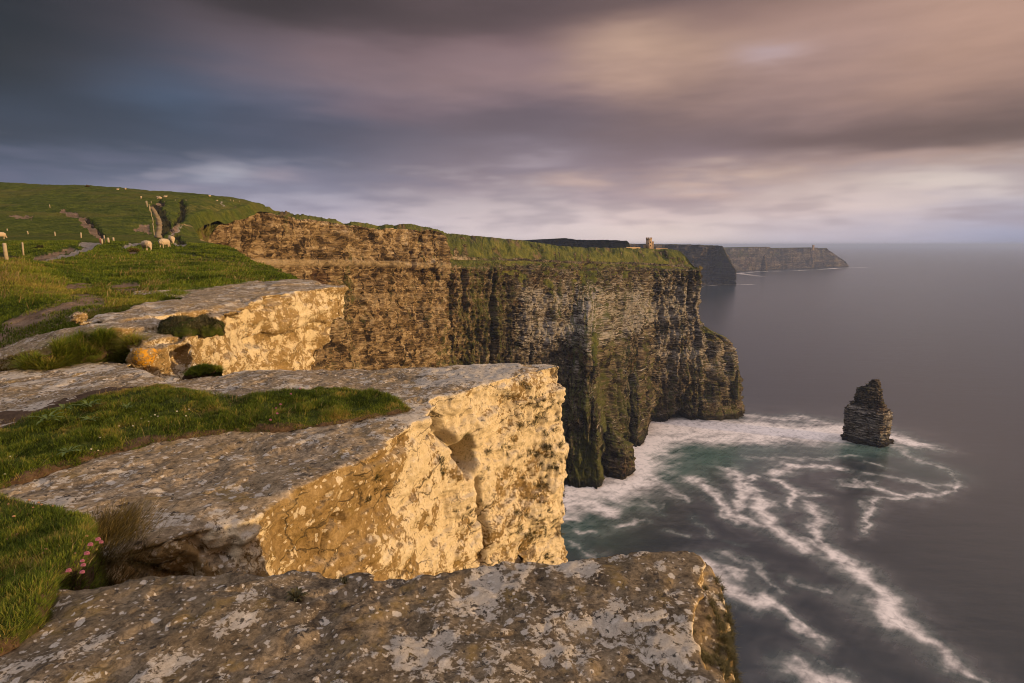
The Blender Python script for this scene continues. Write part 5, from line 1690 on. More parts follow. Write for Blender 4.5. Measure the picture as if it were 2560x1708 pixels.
def blades(name, p_, n_, length, width, mat, tint, label=None, bend=0.5, wind=(0.25, 0.1), kind='stuff', spread=0.6, parent=None):
    m_ = len(p_)
    length = np.broadcast_to(length, (m_,)) * rng.uniform(0.55, 1.25, m_)
    width = np.broadcast_to(width, (m_,)) * rng.uniform(0.7, 1.3, m_)
    ang = rng.uniform(0, 2 * math.pi, m_)
    sd = np.stack([np.cos(ang), np.sin(ang), np.zeros(m_)], -1)
    ln = np.stack([-np.sin(ang), np.cos(ang), np.zeros(m_)], -1) * rng.uniform(-1, 1, (m_, 1)) * spread
    up = n_ * 0.5 + np.array([0, 0, 0.6]) + ln + np.array([wind[0], wind[1], 0]) * rng.uniform(0.2, 1.2, (m_, 1))
    up /= np.linalg.norm(up, axis=1, keepdims=True)
    dr = ln * bend + np.array([wind[0], wind[1], 0]) * bend - np.array([0, 0, 0.25 * bend])
    b0 = p_ - n_ * 0.004
    mid_ = b0 + up * (length * 0.55)[:, None]
    tip_ = b0 + up * (length * 0.95)[:, None] + dr * (length * 0.6)[:, None]
    w2 = (sd * width[:, None]) * 0.5
    V_ = np.stack([b0 - w2, b0 + w2, mid_ - w2 * 0.8, mid_ + w2 * 0.8, tip_], 1).reshape(-1, 3)
    i = np.arange(m_) * 5
    F_ = np.concatenate([np.stack([i, i + 1, i + 3], -1), np.stack([i, i + 3, i + 2], -1), np.stack([i + 2, i + 3, i + 4], -1)])
    tipa = np.tile([0, 0, 0.55, 0.55, 1.0], m_)
    return link(name, make_mesh(name, V_, F_, mat, {'tint': np.repeat(np.clip(tint, 0, 1), 5), 'tip': tipa}, smooth_shade=False), label=label, kind=kind, parent=parent)


GREENS = [(0.022, 0.036, 0.004), (0.055, 0.085, 0.008), (0.100, 0.148, 0.010), (0.170, 0.205, 0.018), (0.25, 0.23, 0.04), (0.36, 0.25, 0.07)]
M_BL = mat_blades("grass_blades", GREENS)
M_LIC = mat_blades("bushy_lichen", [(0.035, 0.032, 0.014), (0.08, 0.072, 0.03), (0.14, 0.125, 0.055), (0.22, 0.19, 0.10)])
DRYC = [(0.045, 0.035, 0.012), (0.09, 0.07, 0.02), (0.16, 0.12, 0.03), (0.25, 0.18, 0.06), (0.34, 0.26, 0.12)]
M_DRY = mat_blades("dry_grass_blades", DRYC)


def tint_of(p_, sc_, base, amp, seed, rnd=0.16):
    return base + amp * fbm(p_ * sc_, 3, seed=seed) + rng.normal(0, rnd, len(p_))


def front(V_):
    return V_[:, 1] > 0.3


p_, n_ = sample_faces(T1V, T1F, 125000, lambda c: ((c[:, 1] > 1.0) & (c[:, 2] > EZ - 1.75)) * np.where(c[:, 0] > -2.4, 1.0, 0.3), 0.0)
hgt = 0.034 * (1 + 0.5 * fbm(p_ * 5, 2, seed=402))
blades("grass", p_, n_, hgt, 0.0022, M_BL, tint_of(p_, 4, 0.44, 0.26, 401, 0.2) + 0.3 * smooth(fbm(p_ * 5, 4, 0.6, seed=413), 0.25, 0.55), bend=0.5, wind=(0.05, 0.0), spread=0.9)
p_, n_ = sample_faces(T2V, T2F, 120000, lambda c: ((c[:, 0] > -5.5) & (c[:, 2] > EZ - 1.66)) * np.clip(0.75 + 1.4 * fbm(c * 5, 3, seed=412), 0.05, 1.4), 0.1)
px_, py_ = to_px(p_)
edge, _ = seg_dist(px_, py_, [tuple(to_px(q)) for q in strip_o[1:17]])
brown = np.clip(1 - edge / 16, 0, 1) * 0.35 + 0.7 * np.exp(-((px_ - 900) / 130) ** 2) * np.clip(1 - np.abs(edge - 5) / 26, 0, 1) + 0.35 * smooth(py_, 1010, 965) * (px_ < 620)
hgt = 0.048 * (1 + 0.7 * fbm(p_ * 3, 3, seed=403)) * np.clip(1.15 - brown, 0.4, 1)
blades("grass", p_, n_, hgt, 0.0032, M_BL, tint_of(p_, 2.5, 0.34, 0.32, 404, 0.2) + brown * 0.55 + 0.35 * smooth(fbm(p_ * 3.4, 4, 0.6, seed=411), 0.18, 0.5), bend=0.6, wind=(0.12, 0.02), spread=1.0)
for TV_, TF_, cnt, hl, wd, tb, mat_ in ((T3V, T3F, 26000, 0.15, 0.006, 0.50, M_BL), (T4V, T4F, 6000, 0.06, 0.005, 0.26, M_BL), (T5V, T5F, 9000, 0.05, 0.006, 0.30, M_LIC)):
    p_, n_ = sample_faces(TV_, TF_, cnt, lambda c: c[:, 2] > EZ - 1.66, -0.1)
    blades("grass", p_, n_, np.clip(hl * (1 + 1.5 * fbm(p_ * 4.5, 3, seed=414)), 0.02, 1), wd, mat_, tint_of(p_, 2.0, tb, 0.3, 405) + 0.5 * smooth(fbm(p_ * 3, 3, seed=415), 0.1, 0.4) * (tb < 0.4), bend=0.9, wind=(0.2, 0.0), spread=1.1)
# pasture nearest to the ledges: long tussocky grass, thinning with distance
LV, LF = LG.reshape(-1, 3), grid_faces(nd, ncx)
inv = (soil_m[:, :ncx] < 0.4) & (path_m[:, :ncx] < 0.4) & (dark_m[:, :ncx] < 0.5)
fok = inv.ravel()[LF].all(1)
for lo, hi, cnt, hl, wd in ((7.5, 16, 80000, 0.08, 0.012), (16, 34, 90000, 0.11, 0.022), (34, 75, 60000, 0.16, 0.045)):
    wgt = lambda c: ((c[:, 1] > lo) & (c[:, 1] < hi) & (c[:, 0] > -0.98 * c[:, 1])) / (c[:, 1] ** 1.6)
    p_, n_ = sample_faces(LV, LF[fok], cnt, wgt, 0.1)
    px_, py_ = to_px(p_)
    dr_ = in_poly(px_, py_, [(-400, 650), (40, 648), (130, 672), (200, 720), (330, 735), (470, 722), (470, 745), (220, 805), (120, 760), (0, 740), (-400, 760)]) * 0.22
    hh = hl * (1 + 0.9 * fbm(p_ * [0.7, 0.7, 0], 3, seed=407))
    hh = np.clip(hh, 0.03, 1)
    blades("grass", p_, n_, hh, wd, M_BL, tint_of(p_, [0.5, 0.5, 0], 0.38, 0.34, 408, 0.12) + dr_, bend=0.7, wind=(0.3, 0.05), spread=0.8)
# dead straw among the green
for V__, F__, cnt, hl in ((T2V, T2F, 700, 0.11), (T3V, T3F, 900, 0.22), (T1V, T1F, 700, 0.07)):
    p_, n_ = sample_faces(V__, F__, cnt, lambda c: (c[:, 2] > EZ - 1.66) * (c[:, 1] > 1.2) * np.clip(0.1 + 2 * fbm(c * 3, 2, seed=430), 0.02, 2), 0.1)
    blades("grass", p_, n_, hl, 0.0026, M_DRY, 0.75 + rng.normal(0, 0.2, cnt), bend=0.9, wind=(0.35, 0.05), spread=1.3)
# thin growth creeping over the bare soil
so_ok = ((soil_m[:, :ncx] > 0.35) & (ldx[:, :ncx] < 34)).ravel()[LF].all(1)
p_, n_ = sample_faces(LV, LF[so_ok], 5200, lambda c: np.clip(fbm(c * [1.1, 1.1, 0], 3, seed=431) + 0.12, 0, 1) / c[:, 1] ** 1.5, 0.1)
blades("grass", p_, n_, 0.07, 0.010, M_BL, tint_of(p_, [0.8, 0.8, 0], 0.5, 0.3, 432), bend=0.8, wind=(0.3, 0.05), spread=1.0)
wgt = lambda c: ((c[:, 1] > 8) & (c[:, 1] < 45) & (c[:, 0] > -0.98 * c[:, 1])) * np.clip(2 * fbm(c * [0.35, 0.35, 0], 3, seed=433), 0.03, 2) / c[:, 1] ** 1.5
p_, n_ = sample_faces(LV, LF[fok], 4500, wgt, 0.1)
blades("grass", p_, n_, 0.26, 0.006 + 0.0005 * p_[:, 1], M_DRY, 0.7 + rng.normal(0, 0.2, 4500), bend=0.9, wind=(0.4, 0.05), spread=1.0)
# brown tussock hanging at the edge of the turf cushion
cen = PZ(268, 1318, -1.40)
m_n = 3800
off = rng.normal(0, 1, (m_n, 3)) * [0.07, 0.11, 0.015]
p_ = cen + off + [0, 0, -0.03]
p_[:, 2] -= 0.25 * np.clip(off[:, 0], 0, 1)
n_ = np.stack([off[:, 0] * 5 + 0.5, off[:, 1] * 3 - 0.1, np.full(m_n, 0.5)], -1)
n_ /= np.linalg.norm(n_, axis=1, keepdims=True)
tus = blades("grass_tussock", p_, n_, 0.085, 0.0020, M_DRY, tint_of(p_, 4, 0.42, 0.2, 409, 0.2), label="brown dry grass tussock between the turf cushion and the golden block", bend=0.6, wind=(0.3, -0.1), kind=None)
tag(tus, cat="grass tussock")
cen = PZ(225, 1440, -1.55)
off = rng.normal(0, 1, (2600, 3)) * [0.12, 0.14, 0.08]
p_ = cen + off
n_ = np.stack([0.6 + 0 * off[:, 0], -0.3 + off[:, 1], 0.2 + 0 * off[:, 0]], -1)
n_ /= np.linalg.norm(n_, axis=1, keepdims=True)
tus = blades("grass_tussock", p_, n_, 0.11, 0.002, M_DRY, tint_of(p_, 4, 0.22, 0.2, 410, 0.2), label="dark withered grass hanging in the gap below the turf cushion", bend=0.9, wind=(0.2, -0.1), kind=None)
tag(tus, cat="grass tussock")

# ------------------------------------------------------------------ bushy lichen tufts on the seaward edges
def lichen_tufts(name, centres, normals, rad, per, mat, tint0, wk=1.0):
    m_ = len(centres)
    P_ = np.repeat(centres, per, 0)
    N_ = np.repeat(normals, per, 0)
    R_ = np.repeat(rad, per)
    P_ = P_ + rng.normal(0, 0.45, P_.shape) * R_[:, None]
    N2 = N_ + rng.normal(0, 0.8, N_.shape)
    N2 /= np.linalg.norm(N2, axis=1, keepdims=True)
    return blades(name, P_, N2, R_ * 1.5, (0.004 + 0.05 * R_) * wk, mat, np.full(len(P_), tint0) + rng.normal(0, 0.2, len(P_)), bend=0.6, wind=(0, 0), spread=1.2)


BN = vnormals(BV, BF)
bpx, bpy_ = to_px(BV)
zone = (BN[:, 2] < 0.5) & (BV[:, 1] > 2.5)
wgt = np.exp(-((bpx - 1350) / 60) ** 2) * smooth(bpy_, 930, 1000) * 1.0 + 0.10 * smooth(bpx, 1080, 1200) + 0.5 * np.exp(-((bpx - 1190) / 30) ** 2 - ((bpy_ - 1250) / 90) ** 2)
wgt = wgt + 1.2 * np.exp(-((bpx - 930) / 22) ** 2 - ((bpy_ - 1235) / 30) ** 2) + 0.8 * np.exp(-((bpx - 965) / 24) ** 2 - ((bpy_ - 1200) / 14) ** 2) + 1.2 * np.exp(-((bpx - 1100) / 16) ** 2 - ((bpy_ - 1170) / 26) ** 2)
wgt = np.where(zone & (bpx > 600) & (bpx < 1430), wgt, 0) * (0.3 + np.clip(fbm((BV - [0, 0, EZ]) * 3.0, 2, seed=420), 0, 1))
ids = rng.choice(len(BV), 420, p=wgt / wgt.sum(), replace=False)
lichen_tufts("lichen_tufts", BV[ids], BN[ids], rng.uniform(0.018, 0.055, len(ids)), 46, M_LIC, 0.35)
pk = zone & ((((bpx - 1168) / 20) ** 2 + ((bpy_ - 1128) / 46) ** 2) < 1) & (BV[:, 1] < 9)
ids = rng.choice(np.nonzero(pk)[0], 900)
blades("moss", BV[ids] + rng.normal(0, 0.012, (900, 3)), BN[ids], 0.035, 0.004, M_BL, tint_of(BV[ids], 6, 0.26, 0.3, 416), bend=0.8, wind=(0, 0), spread=1.2)
SN = vnormals(SV, SF)
spx, spy = to_px(SV)
wgt = ((SN[:, 0] > 0.35) & (SV[:, 0] > 0.66) & (SV[:, 1] > 0.9)) * np.exp(-((SV[:, 2] - (EZ - 1.56)) / 0.10) ** 2) * (0.15 + np.clip(fbm((SV - [0, 0, EZ]) * 5, 2, seed=421) + 0.3, 0, 1))
if wgt.sum() > 0:
    ids = rng.choice(len(SV), 420, p=wgt / wgt.sum())
    lichen_tufts("lichen_tufts", SV[ids], SN[ids], rng.uniform(0.009, 0.020, len(ids)), 130, M_LIC, 0.62, 0.38)
# ------------------------------------------------------------------ mesh bits for the small things
def ball(c, r, sub=2):
    bm = bmesh.new()
    bmesh.ops.create_icosphere(bm, subdivisions=sub, radius=1.0)
    for v in bm.verts:
        v.co = Vector((v.co.x * r[0] + c[0], v.co.y * r[1] + c[1], v.co.z * r[2] + c[2]))
    return bm


def merge(bms):
    out = bmesh.new()
    tmp = bpy.data.meshes.new("t")
    for b_ in bms:
        b_.to_mesh(tmp)
        out.from_mesh(tmp)
        b_.free()
    bpy.data.meshes.remove(tmp)
    return out


def tube(pts, radii, seg=8):
    bm = bmesh.new()
    rings = []
    pts = [Vector(q) for q in pts]
    for i, q in enumerate(pts):
        d_ = (pts[min(i + 1, len(pts) - 1)] - pts[max(i - 1, 0)]).normalized()
        a = d_.orthogonal().normalized()
        b_ = d_.cross(a)
        rings.append([bm.verts.new(q + (a * math.cos(t_) + b_ * math.sin(t_)) * radii[i]) for t_ in np.linspace(0, 2 * math.pi, seg, endpoint=False)])
    for r0, r1 in zip(rings[:-1], rings[1:]):
        for i in range(seg):
            bm.faces.new((r0[i], r0[(i + 1) % seg], r1[(i + 1) % seg], r1[i]))
    bm.faces.new(list(reversed(rings[0])))
    bm.faces.new(rings[-1])
    return bm


def boxm(c, size, bevel=0.0, jitter=0.0):
    bm = bmesh.new()
    bmesh.ops.create_cube(bm, size=1.0)
    for v in bm.verts:
        v.co = Vector((v.co.x * size[0] + c[0] + random.uniform(-jitter, jitter), v.co.y * size[1] + c[1] + random.uniform(-jitter, jitter), v.co.z * size[2] + c[2]))
    if bevel:
        bmesh.ops.bevel(bm, geom=bm.edges[:], offset=bevel, segments=2, affect='EDGES')
    return bm


def bm_obj(name, bm, mat, parent=None, smooth_shade=True, **kw):
    me = bpy.data.meshes.new(name)
    bmesh.ops.recalc_face_normals(bm, faces=bm.faces)
    bm.to_mesh(me)
    bm.free()
    me.materials.append(mat)
    if smooth_shade:
        for p__ in me.polygons:
            p__.use_smooth = True
    return link(name, me, parent=parent, **kw)


def empty(name, loc, label, cat, group=None, rz=0.0):
    o = bpy.data.objects.new(name, None)
    COL.objects.link(o)
    o.location = loc
    o.rotation_euler = (0, 0, rz)
    tag(o, label, cat, group)
    return o


def copy_tree(o, parent=None):
    c = o.copy()
    COL.objects.link(c)
    if parent is not None:
        c.parent = parent
    for ch in list(o.children):
        copy_tree(ch, c)
    return c


M_WOOL = mat_flat("sheep_wool", (0.43, 0.34, 0.23), 0.3, 16.0, 0.95, 0.05)
M_POST = mat_flat("weathered_post", (0.34, 0.28, 0.19), 0.35, 9.0)
M_PINK = mat_flat("thrift_pink", (0.46, 0.18, 0.27), 0.35, 300.0, 0.8)
M_PALE = mat_flat("thrift_bud", (0.60, 0.36, 0.22), 0.35, 300.0, 0.8)
M_WHITE = mat_flat("daisy_white", (0.75, 0.72, 0.62), 0.2, 300.0, 0.8)
M_STEM = mat_flat("flower_stem", (0.12, 0.13, 0.03), 0.3, 100.0)
M_LEAF = mat_flat("plantain_leaf", (0.085, 0.12, 0.03), 0.5, 60.0, 0.7)
M_LEAF2 = mat_flat("plantain_leaf_dull", (0.055, 0.050, 0.022), 0.5, 60.0, 0.8)
M_SIGN = mat_flat("red_marker", (0.55, 0.20, 0.13), 0.2, 9.0)
M_STONE = mat_flat("tower_stone", (0.40, 0.29, 0.19), 0.45, 1.2)
M_STEP = mat_flat("step_stone", (0.20, 0.16, 0.115), 0.6, 1.5)
M_DARK = mat_flat("dark_opening", (0.02, 0.017, 0.014), 0.2, 1.0)
M_BUSH = mat_flat("dark_bush", (0.05, 0.045, 0.02), 0.5, 3.0)


# ------------------------------------------------------------------ sheep
def sheep_mesh(name, pose):
    if pose == 'lie':
        parts = [ball((0, 0, 0.32), (0.56, 0.36, 0.32)), ball((0.48, 0.02, 0.46), (0.20, 0.17, 0.2)), ball((0.66, 0.03, 0.56), (0.15, 0.09, 0.10)), ball((0.76, 0.03, 0.51), (0.08, 0.06, 0.06)),
                 ball((0.60, 0.13, 0.60), (0.05, 0.08, 0.03), 1), ball((0.60, -0.09, 0.60), (0.05, 0.08, 0.03), 1), tube([(0.35, 0.2, 0.1), (0.55, 0.25, 0.06)], [0.06, 0.05])]
    else:
        head = [(0.50, 0.62), (0.66, 0.40), (0.74, 0.22)] if pose == 'graze' else [(0.52, 0.84), (0.66, 0.98), (0.78, 0.97)]
        parts = [ball((0, 0, 0.70), (0.58, 0.34, 0.34)), ball((-0.32, 0, 0.70), (0.30, 0.33, 0.33)), ball((0.32, 0, 0.70), (0.28, 0.30, 0.31)), ball((head[0][0], 0, head[0][1]), (0.2, 0.16, 0.2)),
                 tube([(head[0][0], 0, head[0][1]), (head[1][0], 0, head[1][1]), (head[2][0], 0, head[2][1])], [0.14, 0.11, 0.065], 10), ball((head[2][0], 0, head[2][1]), (0.07, 0.06, 0.07)),
                 ball((head[1][0] - 0.02, 0.13, head[1][1] + 0.04), (0.04, 0.09, 0.03), 1), ball((head[1][0] - 0.02, -0.13, head[1][1] + 0.04), (0.04, 0.09, 0.03), 1), ball((-0.60, 0, 0.66), (0.07, 0.06, 0.14), 1)]
        for x, y in ((0.34, 0.15), (0.30, -0.15), (-0.38, 0.16), (-0.34, -0.16)):
            parts.append(tube([(x, y, 0.55), (x + (0.02 if x > 0 else -0.05), y, 0.28), (x + (0.0 if x > 0 else -0.02), y, 0.0)], [0.10, 0.052, 0.045], 8))
    bm = merge(parts)
    me = bpy.data.meshes.new("tmp")
    bm.to_mesh(me)
    bm.free()
    o = bpy.data.objects.new("tmp", me)
    COL.objects.link(o)
    mo = o.modifiers.new("r", 'REMESH')
    mo.mode = 'VOXEL'
    mo.voxel_size = 0.024
    ev = o.evaluated_get(bpy.context.evaluated_depsgraph_get())
    m2 = ev.to_mesh()
    V_ = np.array([v.co[:] for v in m2.vertices])
    F_ = np.array([p__.vertices[:] for p__ in m2.polygons])
    ev.to_mesh_clear()
    bpy.data.objects.remove(o)
    bpy.data.meshes.remove(me)
    V_ = relax(V_, F_, 3)
    n_ = vnormals(V_, F_)
    wool = smooth(V_[:, 2], 0.34, 0.5) * (1 - smooth(V_[:, 0], 0.55, 0.65)) if pose != 'lie' else (1 - smooth(V_[:, 0], 0.5, 0.6))
    V_ = V_ + n_ * (wool * (0.035 * fbm(V_ * 9, 3, seed=500) + 0.03))[:, None]
    return make_mesh(name, V_, F_, M_WOOL)


SHEEP = {k_: sheep_mesh("sheep_" + k_, k_) for k_ in ('graze', 'stand', 'lie')}


def sheep(px, py, pose, rz, label, scale=1.0, group="sheep grazing on the hillside"):
    loc = on_land(px, py)
    if loc is None:
        return
    o = link("sheep", SHEEP[pose], label=label, cat="sheep", group=group)
    o.location = loc - Vector((0, 0, 0.03))
    o.rotation_euler = (0, 0, rz)
    o.scale = (scale * 0.74,) * 3


sheep(368, 628, 'graze', math.radians(-30), "cream sheep grazing side-on by the pale path, left of two round sheep", 1.18)
sheep(412, 621, 'graze', math.radians(80), "round woolly sheep seen from behind, between two other sheep on the near rise", 1.25)
sheep(430, 611, 'graze', math.radians(-50), "cream sheep half hidden behind a round woolly sheep on the near rise", 1.15)
sheep(3, 598, 'graze', math.radians(70), "big round sheep at the far left behind the wooden fence posts", 1.35)
sheep(353, 497, 'stand', math.radians(120), "lone white sheep up the hill left of the top of the steps", 1.2)
sheep(399, 497.5, 'lie', math.radians(190), "long sheep lying above the stone steps, lower of a close pair", 1.9)
sheep(413, 494, 'lie', math.radians(10), "sheep lying above the stone steps, upper right of a close pair", 1.6)
sheep(313, 475.5, 'stand', math.radians(160), "small pale sheep standing on the skyline of the hill", 1.25)
sheep(294, 475.0, 'lie', math.radians(30), "tiny white sheep lying just under the skyline of the hill", 1.2)
sheep(506, 548.5, 'graze', math.radians(20), "small sheep on the thin dark track above the earth bank", 1.2)
sheep(542, 541.5, 'graze', math.radians(200), "small sheep at the foot of the winding footpath near the cliff edge", 1.3)
sheep(560, 553, 'graze', math.radians(-60), "small sheep nearest the golden cliff edge, below the winding footpath", 1.25)
sheep(542, 503, 'lie', math.radians(0), "tiny white sheep lying beside the top of the winding footpath", 1.1)
sheep(524, 491.5, 'lie', math.radians(60), "tiny pinkish sheep on the skyline right of the hill", 1.2)
# wind-cut bush on the skyline and a dark gorse clump on the bank
for px, py, s_, lab in ((219, 467.5, (1.15, 0.9, 0.8), "reddish bush standing alone on the hill's skyline"), (100, 622, (0.42, 0.42, 0.36), "dark round gorse clump on the bank beside the pale path"), (335, 630, (0.55, 0.4, 0.3), "brown heather clump on the rise below the grazing sheep")):
    loc = on_land(px, py)
    if loc is None:
        continue
    m_n = 900
    q = rng.normal(0, 1, (m_n, 3))
    q /= np.linalg.norm(q, axis=1, keepdims=True)
    q[:, 2] = np.abs(q[:, 2])
    rad_ = (0.75 + 0.35 * fbm(q * 2, 2, seed=520))[:, None] * rng.uniform(0.55, 1, (m_n, 1))
    bu = blades("bush", q * rad_ * s_, q, 0.30 * s_[0], 0.09 * s_[0], M_DRY if s_[0] != 0.42 else M_LIC, np.full(m_n, 0.35 if s_[0] != 0.42 else 0.0) + rng.normal(0, 0.15, m_n), label=lab, kind=None, wind=(0, 0))
    tag(bu, cat="bush")
    bu.location = loc

# ------------------------------------------------------------------ fences, markers, steps
def post_bm(h, r):
    bm = tube([(0, 0, -0.2), (0, 0, h * 0.5), (0.01, 0, h)], [r, r * 0.97, r * 0.9], 8)
    return bm


def fence(label, posts, mat=None, wires=True):
    """posts: (px, py of foot, height in photo pixels, radius)"""
    locs = []
    for px, py, hp, r in posts:
        loc = on_land(px, py)
        if loc is not None:
            locs.append((loc, hp * loc.y / FPX, r))
    root = empty("fence", locs[0][0], label, "fence")
    for loc, h, r in locs:
        p__ = bm_obj("post", post_bm(h, r), mat or M_POST, parent=root)
        p__.location = loc - locs[0][0]
        p__.rotation_euler = (random.uniform(-.06, .06), random.uniform(-.06, .06), random.uniform(0, 3))
    if wires:
        for f_ in (0.45, 0.85):
            pts = [tuple(loc - locs[0][0] + Vector((0, 0, h * f_))) for loc, h, r in locs]
            bm_obj("wire", tube(pts, [0.004] * len(pts), 4), M_DARK, parent=root)
    return root


fence("old grey wooden fence in the hollow at the far left, posts nearest the viewer", [(-70, 660, 44, 0.065), (17, 651, 42, 0.07), (59, 640, 33, 0.065)])
fence("thin pale fence posts crossing the green hollow left of the path", [(-40, 586, 9, 0.13), (18, 577, 5, 0.1), (70, 586, 8, 0.11), (138, 591, 11, 0.11), (203, 595, 13, 0.11)])
fence("short row of pale posts right of the red path marker", [(272, 609, 14, 0.12), (284, 605, 11, 0.11)], wires=False)
fence("leaning fence posts climbing the hill along the left of the stone steps", [(385.5, 588, 14, 0.10), (384, 573, 14, 0.10), (383, 559, 15, 0.10), (379, 543, 14, 0.1), (376, 530, 13, 0.1), (374, 527, 16, 0.11), (368, 518, 15, 0.16), (366, 512, 9, 0.14)])
fence("thin pale posts by the top of the stone steps and dark gully", [(378, 508, 5, 0.1), (438, 502, 3, 0.1), (465, 502, 3, 0.1)], wires=False)
fence("small posts on the skyline where the hill meets the cliff top", [(577, 502, 3, 0.12), (584, 503, 3, 0.12), (598, 505, 3, 0.12)], wires=False)
fence("single thin white post on the upper green hillside", [(125, 520, 8, 0.11)], wires=False)
loc = on_land(255, 609)
mk = empty("path_marker", loc, "reddish path marker board with pale post where the path meets the hollow", "path marker")
sx = loc.y / FPX
bm_obj("board", boxm((-3 * sx, 0, 6 * sx), (4.2 * sx, 0.08, 12.5 * sx), 0.02), M_SIGN, parent=mk)
bm_obj("post", tube([(0.5 * sx, 0, -0.2), (0.5 * sx, 0, 11 * sx)], [0.10, 0.09], 8), M_POST, parent=mk)
bm_obj("post", tube([(2.2 * sx, 0.3, -0.2), (2.2 * sx, 0.3, 20 * sx)], [0.07, 0.06], 8), M_POST, parent=mk)

path_pts = [(396, 594), (394, 586), (396.5, 576), (398, 566), (397, 556), (394, 546), (389, 536), (384, 527), (378, 519)]
n_st = 26
root = None
for i in range(n_st):
    f_ = i / (n_st - 1) * (len(path_pts) - 1)
    k_ = min(int(f_), len(path_pts) - 2)
    px = path_pts[k_][0] + (path_pts[k_ + 1][0] - path_pts[k_][0]) * (f_ - k_)
    py = path_pts[k_][1] + (path_pts[k_ + 1][1] - path_pts[k_][1]) * (f_ - k_)
    loc = on_land(px, py)
    if loc is None:
        continue
    if root is None:
        root = empty("stone_steps", loc, "flight of worn stone steps climbing the green hill beside a leaning fence", "steps")
        base0 = loc
    stp_o = bm_obj("step", boxm((0, 0, 0.06), (1.35, 0.75, 0.34), 0.05, 0.12), M_STEP, parent=root)
    stp_o.location = loc - base0
    stp_o.rotation_euler = (0, 0, random.uniform(-0.2, 0.2))

# ------------------------------------------------------------------ towers
def cyl(r0, r1, z0, z1, seg=28, c=(0, 0)):
    return tube([(c[0], c[1], z0), (c[0], c[1], z1)], [r0, r1], seg)


ti = int(np.argmin(np.abs(pxs - 1622)))
tw_d = d_cr[ti] + 2
tb = P(1621.5, 621.0, tw_d)
k_ = tw_d / FPX
tower = empty("round_tower", tb, "small round castle tower with battlements on the grassy headland", "tower")
bm_obj("shaft", cyl(7.6 * k_, 7.0 * k_, -3, 22.0 * k_), M_STONE, parent=tower)
bm = bmesh.new()
mer = []
for j in range(9):
    a = j / 9 * 2 * math.pi + 0.2
    b_ = boxm((0, 0, 0), (2.9 * k_, 1.2 * k_, 3.6 * k_), 0.06)
    bmesh.ops.rotate(b_, verts=b_.verts, cent=(0, 0, 0), matrix=Matrix.Rotation(a + math.pi / 2, 3, 'Z'))
    bmesh.ops.translate(b_, verts=b_.verts, vec=(math.cos(a) * 6.9 * k_, math.sin(a) * 6.9 * k_, 24.4 * k_))
    mer.append(b_)
mer.append(cyl(7.9 * k_, 7.9 * k_, 21.6 * k_, 23.1 * k_))
bm.free()
bm_obj("battlement", merge(mer), M_STONE, parent=tower, smooth_shade=False)
bm_obj("turret", merge([boxm((9.2 * k_, -1.5 * k_, 7.0 * k_), (4.2 * k_, 5 * k_, 18 * k_), 0.08), boxm((9.2 * k_, -1.5 * k_, 16.2 * k_), (4.9 * k_, 5.6 * k_, 1.2 * k_), 0.05)]), M_STONE, parent=tower, smooth_shade=False)
bm_obj("side_wall", boxm((-9.6 * k_, 0.5, 3.0 * k_), (6 * k_, 4 * k_, 11 * k_), 0.08), M_STONE, parent=tower, smooth_shade=False)
for x_, z_ in ((2.6, 15), (2.6, 6.5), (-2.5, 12)):
    bm_obj("window", boxm((x_ * k_, -7.2 * k_ + 0.06 * abs(x_), z_ * k_), (1.5 * k_, 1.0 * k_, 3.2 * k_), 0.03), M_DARK, parent=tower, smooth_shade=False)


def low_wall(pa, pb, h, label):
    ia, ib = (int(np.argmin(np.abs(pxs - q))) for q in (pa, pb))
    pts = [p_cr[i] + np.array([0, 1.0, 0]) for i in range(ia, ib, 4)]
    bm = bmesh.new()
    vs = []
    for q in pts:
        vs.append([bm.verts.new((q[0], q[1] + a, q[2] + b_)) for a, b_ in ((-0.25, -1.0), (0.25, -1.0), (0.25, h), (-0.25, h))])
    for a, b_ in zip(vs[:-1], vs[1:]):
        for i in range(4):
            bm.faces.new((a[i], a[(i + 1) % 4], b_[(i + 1) % 4], b_[i]))
    bm.faces.new(vs[0])
    bm.faces.new(list(reversed(vs[-1])))
    bm_obj("stone_wall", bm, M_STONE, label=label, cat="wall", smooth_shade=False)


low_wall(1566, 1606, 0.75, "low pale flagstone wall along the cliff top left of the round tower")
low_wall(1640, 1674, 0.6, "low pale flagstone wall along the cliff top right of the round tower")
ft = P(2032.6, 621.0, 5060)
k_ = 5060 / FPX
ftw = empty("watchtower", ft, "tiny ruined watchtower on the farthest hazy headland", "tower")
bm_obj("shaft", merge([boxm((0, 0, 1.5 * k_), (4.2 * k_, 4.2 * k_, 12 * k_), 0.5), boxm((-0.9 * k_, 0, 7.7 * k_), (2.0 * k_, 4 * k_, 1.5 * k_), 0.3)]), M_STONE, parent=ftw, smooth_shade=False)
bm_obj("window", boxm((0.3 * k_, -2.1 * k_, 4.5 * k_), (0.9 * k_, 0.3 * k_, 1.6 * k_), 0.2), M_DARK, parent=ftw, smooth_shade=False)

# ------------------------------------------------------------------ thrift and small plants
turf_bvh = BVHTree.FromPolygons([Vector(v) for v in T1V], [tuple(int(i) for i in f) for f in T1F])
strip_bvh = BVHTree.FromPolygons([Vector(v) for v in T2V], [tuple(int(i) for i in f) for f in T2F])
slab_bvh = BVHTree.FromPolygons([Vector(v) for v in SV], [tuple(int(i) for i in f) for f in SF])


def hit(bvh, px, py):
    o_ = Vector((0, 0, EZ))
    h_ = bvh.ray_cast(o_, (Vector(P(px, py, 10.0)) - o_).normalized())
    return h_[0]


